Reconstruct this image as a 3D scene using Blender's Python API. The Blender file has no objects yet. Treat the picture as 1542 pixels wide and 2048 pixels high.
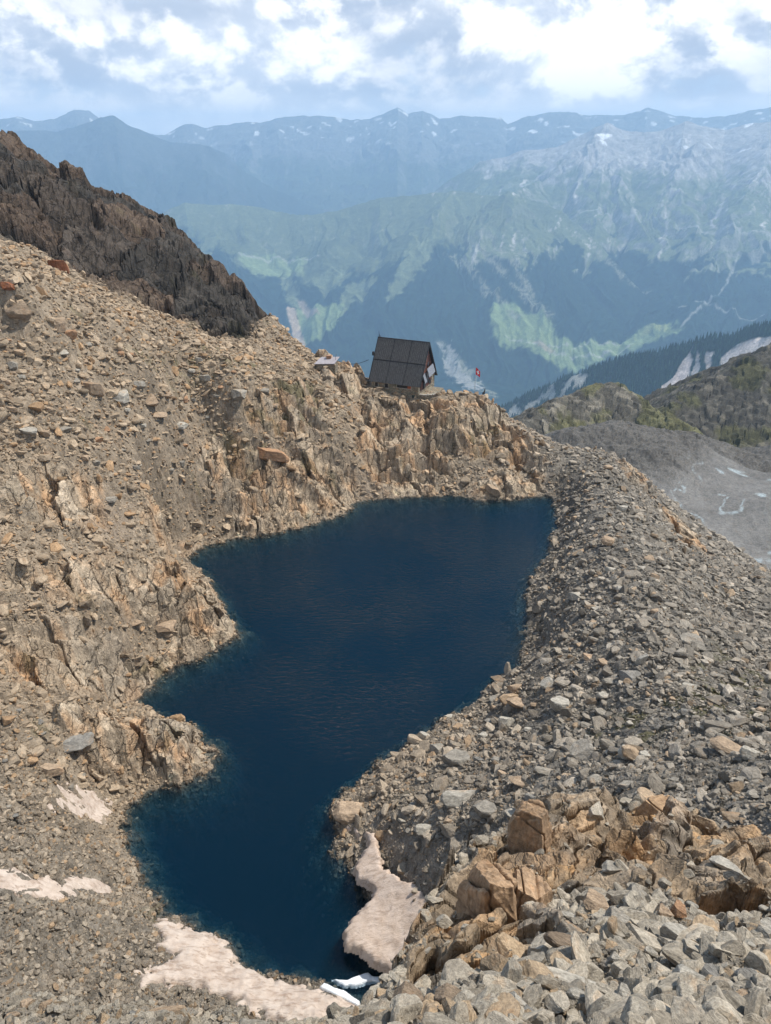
import bpy, math, random
import numpy as np
from mathutils import Vector, Matrix, noise as mnoise

R = math.radians
rng = np.random.default_rng(7)
random.seed(7)
scene = bpy.context.scene
COL = scene.collection
# ------------------------------------------------------------------ light settings
SUN_EL, SUN_AZ, SUN_E, SUN_ANG = R(57), R(70), 4.1, R(2)
EXPO = 0.34
HZC, HZD = (.47, .72, 1.), 7.6e-5
SKYS = .12
CG1, CG2, CW, CB, CH, CBL = (.42, .49, .61), (.62, .68, .78), (.84, .85, .88), (1.15, 1.13, 1.1), (1.1, 1.07, 1.06), (.46, .60, .82)
BLOBS = [(1050,40,330,130,1.0),(1150,110,150,60,.8),(1400,40,220,50,.5),(880,150,110,60,-.9),(760,40,90,50,-.3),(1320,130,70,50,-.9),(1470,150,120,40,-.6),(80,70,90,50,.6),(300,130,200,60,.7),(50,140,80,35,-.7),(520,50,150,90,.6),(150,30,60,40,-.5),(0,190,500,25,-.3)]
Q = 1.0                      # mesh density factor

# ------------------------------------------------------------------ camera maths
FPX, PITCH, CZ = 1540.0, R(26.1), 70.0
CP, SP = math.cos(PITCH), math.sin(PITCH)
def ray(px, py):
    u = (px-771)/FPX; v = (1024-py)/FPX
    return np.array([u, CP+v*SP, -SP+v*CP])
def PT(px, py, t):
    return np.array([0, 0, CZ])+ray(px, py)*t
def PZ(px, py, z):
    d = ray(px, py); return np.array([0, 0, CZ])+d*((z-CZ)/d[2])

# ------------------------------------------------------------------ numpy noise
def _h(ix, iy, s):
    n = (ix.astype(np.int64)*374761393+iy.astype(np.int64)*668265263+s*974634777) & 0xffffffff
    n = ((n ^ (n >> 13))*1274126177) & 0xffffffff
    n = ((n ^ (n >> 15))*2246822519) & 0xffffffff
    return ((n ^ (n >> 16)) & 0xffffff).astype(np.float32)/16777216.0
def gn(x, y, s=0):
    x = np.asarray(x); y = np.asarray(y)
    ix = np.floor(x); iy = np.floor(y); fx = (x-ix).astype(np.float32); fy = (y-iy).astype(np.float32)
    u = fx*fx*fx*(fx*(fx*6-15)+10); v = fy*fy*fy*(fy*(fy*6-15)+10)
    def g(dx, dy):
        a = _h(ix+dx, iy+dy, s)*6.2831853
        return np.cos(a)*(fx-dx)+np.sin(a)*(fy-dy)
    a = g(0, 0); b = g(1, 0); c = g(0, 1); d = g(1, 1)
    return 1.5*((a+(b-a)*u)*(1-v)+(c+(d-c)*u)*v)
def fbm(x, y, o=4, s=0, gain=.5):
    r = 0; a = 1; t = 0
    for k in range(o):
        r = r+a*gn(x, y, s+k*17); t += a; a *= gain; x = x*2.03+3.1; y = y*2.03-1.7
    return r/t*1.5
def ridged(x, y, o=4, s=0):
    r = 0; a = 1; t = 0
    for k in range(o):
        r = r+a*(1-2*np.abs(gn(x, y, s+k*13))); t += a; a *= .5; x = x*2.07+1.3; y = y*2.07+5.2
    return r/t
def voro(x, y, s=0):
    """F1, F2, offset to the cell centre, two random numbers of the cell"""
    ix = np.floor(x); iy = np.floor(y)
    f1 = np.full(x.shape, 9., np.float32); f2 = f1.copy()
    ox = np.zeros_like(f1); oy = ox.copy(); c1 = ox.copy(); c2 = ox.copy()
    for dx in (-1, 0, 1):
        for dy in (-1, 0, 1):
            jx = ix+dx; jy = iy+dy
            px = (jx+_h(jx, jy, s)-x).astype(np.float32); py = (jy+_h(jx, jy, s+5)-y).astype(np.float32)
            d = np.sqrt(px*px+py*py)
            m = d < f1
            f2 = np.where(m, f1, np.minimum(f2, d)); f1 = np.where(m, d, f1)
            ox = np.where(m, px, ox); oy = np.where(m, py, oy)
            c1 = np.where(m, _h(jx, jy, s+9), c1); c2 = np.where(m, _h(jx, jy, s+11), c2)
    return f1, f2, ox, oy, c1, c2
def sstep(a, b, x):
    t = np.clip((x-a)/(b-a), 0, 1); return t*t*(3-2*t)
def mix(a, b, m):
    m = np.asarray(m, np.float32) if np.ndim(m) else m
    v = np.ndim(m) >= 2 and (np.shape(a)[-1:] == (3,) or np.shape(b)[-1:] == (3,))
    return a+(b-a)*(m[..., None] if v else m)
def facets(x, y, size, s, rx=1., ry=1., ang=0.):
    """blocky tilted facets, about -1..1, plus the cell's random number and a joint mask"""
    c, si = math.cos(ang), math.sin(ang)
    a = (x*c+y*si)/size/rx; b = (-x*si+y*c)/size/ry
    f1, f2, ox, oy, c1, c2 = voro(a, b, s)
    t = (c1*2-1)*.55 + (ox*np.cos(c2*6.28)+oy*np.sin(c2*6.28))*1.1
    j = sstep(0, .12, f2-f1)
    return t-(1-j)*.35, c1, j

# ------------------------------------------------------------------ polygons
def seg_dist(x, y, poly, closed=True):
    d = np.full(x.shape, 1e9, np.float32); n = len(poly)
    for i in range(n if closed else n-1):
        ax, ay = poly[i][:2]; bx, by = poly[(i+1) % n][:2]
        ex, ey = bx-ax, by-ay; L = ex*ex+ey*ey+1e-9
        t = np.clip(((x-ax)*ex+(y-ay)*ey)/L, 0, 1)
        d = np.minimum(d, np.hypot(x-ax-t*ex, y-ay-t*ey).astype(np.float32))
    return d
def inside(x, y, poly):
    r = np.zeros(x.shape, bool); n = len(poly)
    for i in range(n):
        ax, ay = poly[i][:2]; bx, by = poly[(i+1) % n][:2]
        if ay == by: continue
        r ^= ((ay > y) != (by > y)) & (x < (bx-ax)*(y-ay)/(by-ay)+ax)
    return r
def sdf(x, y, poly, pad=8):
    """signed distance, positive inside; far outside = -99"""
    P = np.array([p[:2] for p in poly]); out = np.full(x.shape, -99., np.float32)
    m = (x > P[:, 0].min()-pad) & (x < P[:, 0].max()+pad) & (y > P[:, 1].min()-pad) & (y < P[:, 1].max()+pad)
    if m.any():
        xs, ys = x[m], y[m]; d = seg_dist(xs, ys, poly)
        out[m] = np.where(inside(xs, ys, poly), d, -d)
    return out
class RBF:
    def __init__(s, pts, c=3.):
        P = np.array(pts, float); s.P = P; s.c = c
        n = len(P); K = np.sqrt(((P[:, None, :2]-P[None, :, :2])**2).sum(-1)+c*c)
        A = np.zeros((n+3, n+3)); A[:n, :n] = K-np.eye(n)*.05; A[:n, n] = 1; A[:n, n+1:] = P[:, :2]; A[n:, :n] = A[:n, n:].T
        s.w = np.linalg.lstsq(A, np.r_[P[:, 2], 0, 0, 0], rcond=None)[0]
    def __call__(s, x, y):
        out = s.w[-3]+s.w[-2]*x+s.w[-1]*y
        for (px, py, _), w in zip(s.P, s.w): out = out+w*np.sqrt((x-px)**2+(y-py)**2+s.c**2)
        return out

# ------------------------------------------------------------------ lake outline and the basin
shore_px = [(715,2003),(640,1972),(560,1957),(480,1925),(440,1882),(390,1857),(330,1822),(290,1772),(262,1700),(250,1650),
 (262,1612),(300,1582),(380,1567),(418,1547),(430,1500),(410,1470),(360,1442),(310,1428),(276,1405),(300,1378),(340,1342),(400,1318),
 (440,1296),(470,1272),(480,1262),(452,1222),(430,1185),(412,1150),(390,1132),(377,1116),(410,1095),(470,1080),(560,1066),
 (640,1046),(690,1030),(715,1005),(780,999),(860,993),(920,992),(960,1004),(1030,999),(1070,993),(1105,995),(1113,1030),
 (1095,1110),(1066,1150),(1048,1200),(1052,1260),(1042,1332),(1000,1352),(960,1396),(900,1432),(850,1462),(790,1502),
 (740,1545),(700,1575),(668,1605),(664,1640),(668,1700),(700,1740),(735,1775),(745,1815),(720,1850),(735,1900),(790,1930),(830,1990),(790,2060),(730,2040)]
shore = [tuple(PZ(a, b, 0)[:2]) for a, b in shore_px]
ctl = []
def cz(px, py, z): ctl.append(tuple(PZ(px, py, z)))
def ct(px, py, t): ctl.append(tuple(PT(px, py, t)))
for i in range(0, len(shore), 2): ctl.append((shore[i][0], shore[i][1], .0))
for px, py, z in [(0,1950,9),(130,1950,6),(275,1930,3),(0,1850,9.5),(150,1840,6),(0,1780,10),(130,1770,6.5),(0,1650,10),(150,1620,6),(0,1500,12),(150,1500,8),(300,1500,4.5),
 (380,1490,3),(60,1380,12.5),(200,1400,6),(0,1250,17),(150,1260,12.5),(260,1270,9),(340,1280,6.5),(420,1240,4.5),(300,1340,4),(0,1130,21),(150,1130,17),(250,1120,14),(330,1130,9.5),(420,1180,3),(390,1160,3),
 (0,1000,26),(150,1000,22),(300,1000,16),(400,1020,6),(420,950,10.6),(500,1030,3.8),(500,950,9.),(0,880,31),(150,880,28),(300,880,21.5),(420,860,17),(550,900,12.4),(600,960,7.2),(620,1010,3),(560,1030,2.8),
 (650,900,10.6),(650,840,15.5),(700,960,5),(690,900,10),(0,760,37),(150,760,34),(300,760,30),(450,760,26),(560,780,22),(650,780,19),
 (0,640,44),(150,660,40),(280,690,35),(400,690,31),(500,720,26),(580,740,23),(640,740,20.5),(0,540,51),(100,560,47),(200,600,42),
 (700,738,18.5),(730,770,17),(690,800,16),(750,790,15.7),(800,797,15.2),(850,800,15),(880,790,15.3),(930,785,15.6),(970,792,15),(740,850,11.5),(800,860,10.5),
 (860,850,11),(920,850,11.5),(980,850,9.5),(740,930,5.5),(800,930,4.8),(860,930,4.5),(920,930,4.5),(980,930,4.),(1000,975,1.6),(1010,830,11),(1040,860,8.5),(1060,930,3.5),(1080,900,6),(1100,960,2.5),
 (1135,905,4.5),(1200,905,5.5),(1170,960,4.5),(1230,1000,7.5),(1160,1000,3.2),(1250,1060,9),(1260,1100,10),(1180,1100,5),(1120,1080,1.6),(1310,1250,14.5),(1200,1250,9.5),(1110,1250,4),(1080,1180,2),
 (1400,1400,19),(1250,1400,15),(1130,1400,8.5),(1050,1400,4.5),(1500,1500,24),(1350,1500,21),(1165,1500,15.5),(1000,1500,8),(900,1500,4),(1250,1590,24),(1100,1590,17),(960,1600,11),(850,1600,6.5),(760,1600,3.5),(700,1630,1.5),
 (900,1680,9),(800,1700,4.5),(760,1680,3),(850,1780,5.5),(760,1760,2.5),(1400,1600,27),(1542,1600,31),(1700,1600,38),
 (1280,960,4),(1300,1040,3.5),(1340,1100,4),(1400,1200,7),(1480,1300,12),(1542,1400,16)]: cz(px, py, z)
for px, py, t in [(0,470,150),(120,520,158),(230,590,165),(330,625,170),(430,670,172),(520,690,176),
 (-150,470,140),(-300,700,112),(-300,1000,95),(-300,1400,80),(-300,1800,66),
 (0,268,186),(60,300,190),(130,345,193),(190,385,197),(240,402,203),(300,432,208),(370,468,208),(440,525,200),(490,575,192),(508,645,184),(526,690,180),(590,716,184),(640,722,186),(-150,200,190),(-400,150,190),
 (1350,1045,163),(1430,1100,156),(1542,1160,148),(1650,1220,140),(1440,1200,128),(1542,1300,112),(1700,1400,90),(1230,925,190),(1290,965,178),
 (1480,1040,395),(1542,1000,410),(1420,1060,385),(1542,1090,375),(1640,1050,395),(1400,990,420),(1500,950,450),(1300,960,420),(1700,1000,420),
 (1120,862,455),(1180,852,470),(1240,845,480),(1320,850,480),(1400,868,475),(1470,895,470),(1542,930,455),(1640,960,450),(1250,900,445),(1350,930,432)]: ct(px, py, t)
# hidden ground: behind the crag, the hut and the moraine, and below the foreground ledge
ctl += [(34,181,2),(20,191,-3),(46,179,-1),(8,198,2),(-90,235,40),(-60,260,20),(-30,230,-5),(0,215,-15),(30,215,-20),(60,225,-30),(-90,330,-60),(0,300,-100),(50,300,-115),(95,250,-75),(110,190,-50),(120,160,-45),(150,250,-100),
 (0,440,-160),(-150,420,-120),(-250,300,20),(130,90,-30),(160,140,-70),(200,220,-108),(260,300,-108),(110,40,10),(60,20,42),(40,20,40),(25,22,33),(12,25,22),(0,22,6),(-12,25,5),(-25,20,12),(-45,20,22),(-70,50,30),(-90,90,45),(-110,130,60),
 (-150,170,95),(-150,60,60),(0,0,10),(-40,0,25),(40,0,42),(100,-20,30)]
B = RBF(ctl, 3.)
# rounded bodies further off, beyond the outwash: knoll and the right hand slope
def smax(a, b, k):
    h = np.clip(.5+.5*(a-b)/k, 0, 1); return b+(a-b)*h+k*h*(1-h)
def ridge_line(x, y, pts, sl_near, sl_far):
    """height of a ridge through 3D points, falling off on both sides"""
    best = np.full(x.shape, -1e9)
    for a, b in zip(pts[:-1], pts[1:]):
        ex, ey = b[0]-a[0], b[1]-a[1]; L = ex*ex+ey*ey
        t = np.clip(((x-a[0])*ex+(y-a[1])*ey)/L, 0, 1)
        d = np.hypot(x-a[0]-t*ex, y-a[1]-t*ey); z = a[2]+t*(b[2]-a[2])
        side = (np.hypot(x, y) > np.hypot(a[0]+t*ex, a[1]+t*ey))
        best = np.maximum(best, z-(np.sqrt(d*d+25)-5)*np.where(side, sl_far, sl_near))
    return best
knoll = [PT(1040,872,560), PT(1075,825,585), PT(1110,800,600), PT(1160,782,612), PT(1195,768,620), PT(1235,768,620), PT(1260,785,615), PT(1310,820,600), PT(1390,862,570)]
slope_r = [PT(1330,822,640), PT(1362,795,650), PT(1395,788,655), PT(1400,772,660), PT(1450,748,665), PT(1500,715,675), PT(1560,685,690), PT(1700,600,720), PT(1850,560,730)]
mor_crest = [PZ(*q) for q in [(1196,906,5.6),(1214,952,7.2),(1234,1010,8.8),(1262,1102,11.1),(1292,1182,13.2),(1322,1264,15.6),(1400,1400,19)]]
hump_r = [PT(1560,925,560), PT(1542,895,590), PT(1700,880,600)]
def basin(x, y):
    z = B(x, y)
    r = np.hypot(x, y)
    z = z-np.maximum(r-470, 0)*.55*sstep(470, 560, r)
    nb = (r > 55) & (r < 185)
    if np.any(nb): z = np.where(nb, smax(z, ridge_line(x, y, mor_crest, .8, .9), .5), z)
    far = r > 330
    if np.any(far):
        k = ridge_line(x, y, knoll, .8, .8); s = ridge_line(x, y, slope_r, .62, 1.); h = ridge_line(x, y, hump_r, .5, .5)
        z = np.where(far, smax(smax(z, k, 8), smax(s, h, 8), 6), z)
    return z
def shape_shore(z, sd):
    out = mix(np.maximum(sd, 0)*.55+.05, np.maximum(z, .15+np.minimum(sd, 9)*.06-np.maximum(sd-9, 0)*2.5), sstep(.5, 7, sd))
    bed = -(np.clip(-sd, 0, 2.5)*.95+np.clip(-sd-2.5, 0, 12)*1.15)
    return np.where(sd > 0, out, bed)
near_sil = [(-400,2005,21),(-150,2012,22),(0,2014,22.5),(200,2018,22.5),(400,2022,22),(560,2030,21.5),(640,2050,20),(700,2046,18.5),(745,2000,19.5),(785,1965,21.5),(805,1900,25),(860,1812,29.5),(905,1745,31.5),(925,1700,33),
 (1040,1640,36),(1105,1598,38),(1200,1602,40),(1290,1612,40.5),(1400,1642,40.5),(1542,1690,39),(1750,1740,38)]
near_in = [(1000,1900,22),(900,1900,22.5),(1200,1800,26),(1300,1700,33),(1100,1700,31),(1500,1800,25),(1500,2000,16),(1200,2040,15),(900,2040,15),(771,2044,17),(300,2048,19),(0,2048,19),(1000,1800,27.5),(1700,1900,20),(600,2048,18.5)]
N = RBF([tuple(PT(*p)) for p in near_sil+near_in]+[(0,-.6,68.2),(0,1.2,65),(0,3,61.8),(2.2,3,61.6),(-2.5,3,60.8),(-6,2,61),(6,1,63.5),(-15,5,56),(15,5,59),(0,-8,71),(-30,3,50),(30,6,57)], 1.)
near_poly = [tuple(PT(*p)[:2]) for p in near_sil]+[(60,-10),(0,-40),(-60,-10)]
def near_z(x, y):
    sd = seg_dist(x, y, near_poly); ins = inside(x, y, near_poly)
    out = N(x, y)-np.where(ins, 0, 1)*(sd*5.5)
    return np.where(np.hypot(x, y) < 75, out, -500.)
def base_z(x, y):
    x = np.atleast_1d(np.asarray(x, float)); y = np.atleast_1d(np.asarray(y, float))
    lake = sdf(x, y, shore, 300)
    z = np.where(lake > -90, shape_shore(basin(x, y), -lake), basin(x, y))
    return np.maximum(z, near_z(x, y))
def at(px, py, far_only=False):
    """the point of the undisplaced ground seen at a place in the photograph"""
    d = ray(px, py); t = np.geomspace(6, 900, 1500)
    x, y, z = d[0]*t, d[1]*t, CZ+d[2]*t
    g = base_z(x, y)
    if far_only:
        g = np.where(near_z(x, y) >= g-.01, -500, g)
        t0 = 44 if py > 1500 else 60
        g = np.where(t < t0, -500, g)
    k = np.argmax(g > z)
    if k == 0:
        q = PZ(px, py, 1.); return q, float(np.hypot(q[0], q[1]))/math.hypot(d[0], d[1])
    k = max(k, 1); a = z[k-1]-g[k-1]; b = g[k]-z[k]; f = a/(a+b+1e-9)
    tt = t[k-1]+(t[k]-t[k-1])*f
    return np.array([d[0]*tt, d[1]*tt, CZ+d[2]*tt]), tt
def poly_at(pp, far_only=False): return [tuple(at(a, b, far_only)[0][:2]) for a, b in pp]

# ------------------------------------------------------------------ zones (traced on the ground)
rock_zones = [poly_at(p, True) for p in [
 [(0,1135),(90,1140),(130,1120),(200,1125),(250,1140),(300,1120),(400,1150),(425,1190),(475,1262),(430,1292),(380,1310),(330,1270),(280,1225),(180,1215),(100,1190),(40,1180),(0,1200)],
 [(0,1235),(60,1245),(160,1260),(240,1285),(350,1290),(385,1315),(340,1340),(300,1385),(270,1412),(200,1390),(130,1380),(60,1370),(0,1350)],
 [(100,1420),(200,1425),(310,1435),(400,1470),(428,1500),(415,1545),(330,1570),(260,1540),(210,1560),(160,1500),(110,1450)],
 [(0,930),(60,930),(130,940),(210,970),(200,1040),(130,1050),(60,1040),(0,1010)],
 [(380,880),(440,870),(500,900),(560,905),(650,880),(700,930),(715,1000),(640,1040),(560,1062),(470,1078),(440,1000),(400,940)],
 [(560,760),(620,770),(650,830),(640,880),(560,870),(490,850),(480,800)],
 [(630,740),(660,722),(700,724),(735,760),(735,800),(690,790),(640,765)],
 [(715,810),(760,795),(840,805),(900,800),(960,795),(1000,825),(1060,880),(1090,930),(1000,925),(930,900),(880,960),(870,990),(790,995),(740,960),(710,880)],
 [(960,960),(1010,940),(1085,950),(1085,985),(1030,1000),(960,1002),(930,985)],
 [(1240,925),(1280,940),(1300,990),(1260,970)], [(1320,1010),(1380,1060),(1420,1110),(1370,1090),(1330,1050)],
 [(280,1040),(330,1050),(400,1090),(380,1115),(320,1110),(270,1080)],
 ]]
crag = [tuple(PT(a, b, t)[:2]) for a, b, t in [(-300,520,140),(0,470,150),(120,520,158),(230,590,165),(330,625,170),(430,670,172),(485,682,176),(500,688,180)]]+[(-27,215),(-70,270),(-260,290),(-200,120)]
near_rock = poly_at([(800,2010),(800,1960),(822,1900),(872,1815),(915,1750),(935,1705),(1040,1645),(1105,1602),(1200,1606),(1290,1616),(1400,1646),(1542,1694),(1600,1720),
 (1600,1870),(1500,1860),(1400,1825),(1300,1785),(1190,1780),(1130,1755),(1090,1775),(1095,1870),(1010,1945),(930,1965),(860,1990)])
moss_zones = [poly_at(p, True) for p in [[(1000,840),(940,860),(860,850),(880,880),(960,900),(1000,880)],[(640,770),(560,760),(500,830),(600,860),(640,830)],[(440,870),(560,880),(580,900),(460,900)],
 [(1150,1450),(1300,1400),(1450,1300),(1542,1350),(1542,1500),(1400,1450),(1250,1500)],[(250,690),(380,690),(520,720),(560,760),(400,740)]]]
fine_zones = [poly_at(p, True) for p in [[(700,1600),(860,1650),(900,1720),(870,1780),(800,1760),(740,1700)],[(700,930),(740,960),(790,990),(720,1000),(690,960)],[(120,450),(230,590),(420,660),(520,690),(430,600),(260,470),(160,400)],
 [(150,980),(250,1000),(300,1080),(230,1090),(160,1040)]]]
snow_px = {'a': [(95,1612),(118,1590),(112,1575),(150,1566),(175,1580),(215,1600),(218,1618),(210,1655),(190,1650),(188,1640),(160,1638),(130,1618)],
 'b': [(-60,1735),(0,1738),(40,1740),(70,1755),(100,1758),(118,1768),(150,1750),(200,1755),(222,1768),(215,1785),(160,1782),(150,1798),(80,1796),(0,1800),(-60,1800)],
 'c': [(315,1835),(360,1850),(425,1872),(470,1905),(475,1922),(520,1950),(600,1970),(660,1990),(718,2012),(760,2040),(700,2080),(600,2080),(520,2040),(440,1990),(380,1975),(275,1968),(272,1950),(300,1935),(345,1915),(320,1890),(310,1860)],
 'd': [(733,1660),(752,1662),(755,1690),(768,1735),(790,1745),(830,1765),(850,1780),(858,1800),(845,1835),(840,1900),(835,1960),(785,1945),(750,1925),(720,1900),(692,1885),(686,1860),(700,1835),(735,1800),(748,1780),(740,1765),(715,1755),(703,1735),(720,1710),(735,1685)]}

# ------------------------------------------------------------------ the near ground: a fan of radii so that detail follows distance
nt = int(1120*Q); th = np.linspace(R(-47), R(47), nt)
lr = np.concatenate([np.linspace(math.log(a), math.log(b), int(k*Q), endpoint=False) for a, b, k in ((1.6, 7, 90), (7, 16, 260), (16, 62, 500), (62, 190, 950), (190, 800, 400))]); nr = len(lr)
TH, LR = np.meshgrid(th, lr); RR = np.exp(LR); X = RR*np.sin(TH); Y = RR*np.cos(TH)
# coarse tables of the smooth basin, sampled back onto the fan
def table(f, step=6):
    a = f(X[::step, ::step], Y[::step, ::step]); n0, n1 = X.shape
    i = np.minimum(np.arange(n0)/step, a.shape[0]-1.001); j = np.minimum(np.arange(n1)/step, a.shape[1]-1.001)
    i0 = i.astype(int); j0 = j.astype(int); fi = (i-i0)[:, None]; fj = (j-j0)[None, :]
    g = lambda di, dj: a[np.ix_(i0+di, j0+dj)]
    return (g(0,0)*(1-fi)+g(1,0)*fi)*(1-fj)+(g(0,1)*(1-fi)+g(1,1)*fi)*fj
ZB = table(basin)
wob = (fbm(X/2.2, Y/2.2, 3, 31)*.9).astype(np.float32)
LK = sdf(X, Y, shore, 300)
LKw = np.where(LK > -90, LK+wob*sstep(12, 0, np.abs(LK)), LK)
Z = np.where(LK > -90, shape_shore(ZB, -LKw), ZB)
sel = RR < 75
ZN = np.full(X.shape, -500.); ZN[sel] = near_z(X[sel]+wob[sel]*.8, Y[sel]+wob[sel]*.8)
isnear = sstep(-1, 1, ZN-Z)
Z = np.maximum(Z, ZN)
Zs = Z.copy()
wx, wy = X+wob*1.2, Y+fbm(X/3., Y/3., 2, 77)
def zmask(polys, soft=1.5, pad=14):
    m = np.zeros(X.shape, np.float32)
    for p in polys: m = np.maximum(m, sstep(-soft, soft, sdf(wx, wy, p, pad)))
    return m
far_side = (RR > 40) & (isnear < .5)
M_rock = zmask(rock_zones)*far_side
M_crag = zmask([crag], 2.)
M_nrock = zmask([near_rock], .5)*isnear
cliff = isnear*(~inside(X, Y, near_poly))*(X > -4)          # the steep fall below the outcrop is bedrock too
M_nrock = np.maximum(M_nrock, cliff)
M_moss = zmask(moss_zones, 3.)
M_fine = zmask(fine_zones, 2.)
dist_m = sstep(300, 420, RR)                              # the far side of the outwash
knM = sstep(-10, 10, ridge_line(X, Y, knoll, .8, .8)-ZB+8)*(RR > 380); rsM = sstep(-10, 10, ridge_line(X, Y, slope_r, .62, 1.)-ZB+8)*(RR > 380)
M_fm = np.maximum(knM, rsM)
outw = sstep(-95, -103, ZB)*(RR > 300)*(RR < 470)
# -- displacement
lod = np.clip(RR/90, .5, 6)                                # bigger blocks only where smaller ones could not be seen
scree = (1-np.maximum.reduce([M_rock, M_crag, M_nrock]))
f_a, ca, ja = facets(wx, wy, 1.9, 3); f_b, cb, jb = facets(wx, wy, .8, 4); f_c, cc, jc = facets(X, Y, .36, 5)
s_far = sstep(330, 220, RR)
amp = scree*(1-.35*M_fine)*(1-.8*outw)
Z = Z+amp*s_far*(f_a*.22+f_b*.15+f_c*.06*sstep(120, 70, RR))*np.where(isnear > .5, .7, 1)
Z = Z+amp*(fbm(X/9., Y/9., 4, 9)*.9*sstep(4, 14, np.abs(LK))*(isnear < .5)+fbm(X/3., Y/3., 2, 19)*.2)
sa = R(27)
g_a, ga, gja = facets(wx, wy, 1., 13, 3.2, 8.5, sa); g_b, gb, gjb = facets(wx, wy, 1., 14, 1.2, 3.6, sa+.12); g_c, gc, gjc = facets(X, Y, 1., 15, .4, 1.4, sa-.12)
step_ = fbm(X/6., Y/6., 3, 41)
rk = M_rock*sstep(.0, 2., np.abs(LKw)+.4)*(LKw < .5)
def stairs(z, per, warp):
    q = z/per+warp; fl_ = np.floor(q); return (fl_+sstep(.42, .92, q-fl_)-q)*per
Z = Z+rk*(stairs(Z, 4.6, fbm(X/14., Y/14., 3, 47)*1.5)*.8*sstep(1., 4., Z)+.6+g_a*1.25+g_b*.26+g_c*.06*sstep(150, 100, RR)+step_*1.1)
h_a, ha, hja = facets(wx, wy, 1., 23, 8., 19, R(-30)); h_b, hb, hjb = facets(wx, wy, 1., 24, 2.8, 8, R(-24))
Z = Z+M_crag*(h_a*2.6+h_b*.8+g_b*.35+ridged(X/30., Y/30., 3, 5)*2.2-1.5+stairs(Z, 7., fbm(X/18., Y/18., 3, 48)*1.6)*.5)
n_a, na, nja = facets(wx, wy, 1., 33, 1.9, 5., R(-38)); n_b, nb, njb = facets(wx, wy, 1., 34, .7, 2.2, R(-32)); n_c, nc, njc = facets(X, Y, 1., 35, .16, .6, R(-33))
Z = Z+M_nrock*(.35+n_a*.75+n_b*.17+n_c*.02+stairs(Z, 1.7, fbm(X/5., Y/5., 3, 49)*1.3)*.75+fbm(X/3.4, Y/3.4, 2, 55)*.35)
k_a, ka, kja = facets(X, Y, 1., 43, 15, 12, R(25)); k_b, kb, kjb = facets(X, Y, 1., 44, 5, 4.2, R(-10))
Z = Z+M_fm*(k_a*1.9+k_b*1.1+fbm(X/40, Y/40, 4, 61)*2.6+ridged(X/16, Y/16, 3, 71)*.9)
Z = Z+dist_m*(1-M_fm)*(1-outw)*(fbm(X/45, Y/45, 5, 66)*5+f_a*.4+k_b*.5)
# thin braided streams lie in shallow cuts
Z = np.where((LKw > 0), np.minimum(Z, -.04-np.maximum(LKw-.6, 0)*.12), Z)
import resource
def mem(s): print(s, resource.getrusage(resource.RUSAGE_SELF).ru_maxrss//1024, 'MB', flush=True)
mem('ground displaced')

# -- colour of the ground (albedo)
def C(*c): return np.array(c, np.float32)
tan_, tan2, orange, grey, grey2, dark, moss, sand = C(.325,.255,.18), C(.385,.31,.225), C(.34,.21,.115), C(.205,.19,.165), C(.33,.305,.265), C(.062,.055,.047), C(.115,.105,.045), C(.27,.215,.16)
big = fbm(X/22., Y/22., 4, 81); med = fbm(X/4., Y/4., 4, 83)
left = sstep(25, -20, X-(Y-60)*.25)                       # warm rock west of the lake, grey moraine east of it
low = sstep(70, 45, Y)*(X < 12)                            # dull grey brown scree at the near end
base = mix(mix(grey, grey*.95, .5), tan_, left*.75+.1)
base = mix(base, C(.225,.2,.165), low*.8*(1-isnear))
cellv = (.62+.75*(.45*ca+.35*cb+.2*cc))
col = base*(.84*cellv*(1+.22*med+.12*big))[..., None]
col = mix(col, mix(sand, grey*1.1, (1-left))*(1+.1*med)[..., None], M_fine*.85)
rockc = mix(mix(np.broadcast_to(tan_, X.shape+(3,)), tan2, sstep(.35, .9, ga)), orange, sstep(.0, .8, med+.6*gb-.1)*.8)
rockc = mix(rockc, grey*.8, sstep(.2, .7, -big+.3*gc)*.35)*(.72+.28*gja*gjb)[..., None]*(1.0+.65*gb)[..., None]
col = mix(col, rockc, M_rock)
crc = mix(np.broadcast_to(dark, X.shape+(3,)), C(.14,.095,.065), sstep(.55, .9, ha)*.6+sstep(.2, .7, med)*.25)*(.65+.6*hb)[..., None]
# scree chute between the crag's ribs
chute = sstep(.05, .35, fbm((X*.45+Y*.9)/34., (X*.9-Y*.45)/9., 3, 93)-.1)*sstep(8, 30, Y-150-(-X-60)*.2)
col = mix(col, mix(crc, C(.2,.165,.135), chute*.0), M_crag)
nrc = mix(mix(np.broadcast_to(C(.27,.2,.13), X.shape+(3,)), C(.4,.23,.1), sstep(-.1, .6, med+.5*(nb-.5))*.7), grey, sstep(.45, .9, na)*.55)*(.68+.5*nb)[..., None]
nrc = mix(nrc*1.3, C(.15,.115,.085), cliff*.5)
col = mix(col, nrc, M_nrock)
ngr = mix(np.broadcast_to(C(.25,.22,.18), X.shape+(3,)), C(.3,.23,.16), sstep(0, .6, med))*(.6+.6*cc)[..., None]
col = mix(col, ngr, isnear*(1-M_nrock))
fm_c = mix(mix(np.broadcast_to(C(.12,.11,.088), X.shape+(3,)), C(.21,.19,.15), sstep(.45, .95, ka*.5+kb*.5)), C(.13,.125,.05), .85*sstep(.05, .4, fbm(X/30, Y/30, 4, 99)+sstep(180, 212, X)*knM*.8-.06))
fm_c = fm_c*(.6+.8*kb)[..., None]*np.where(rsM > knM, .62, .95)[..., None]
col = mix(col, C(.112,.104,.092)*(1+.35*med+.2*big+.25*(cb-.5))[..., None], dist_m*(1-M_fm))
col = mix(col, fm_c, M_fm)
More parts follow.
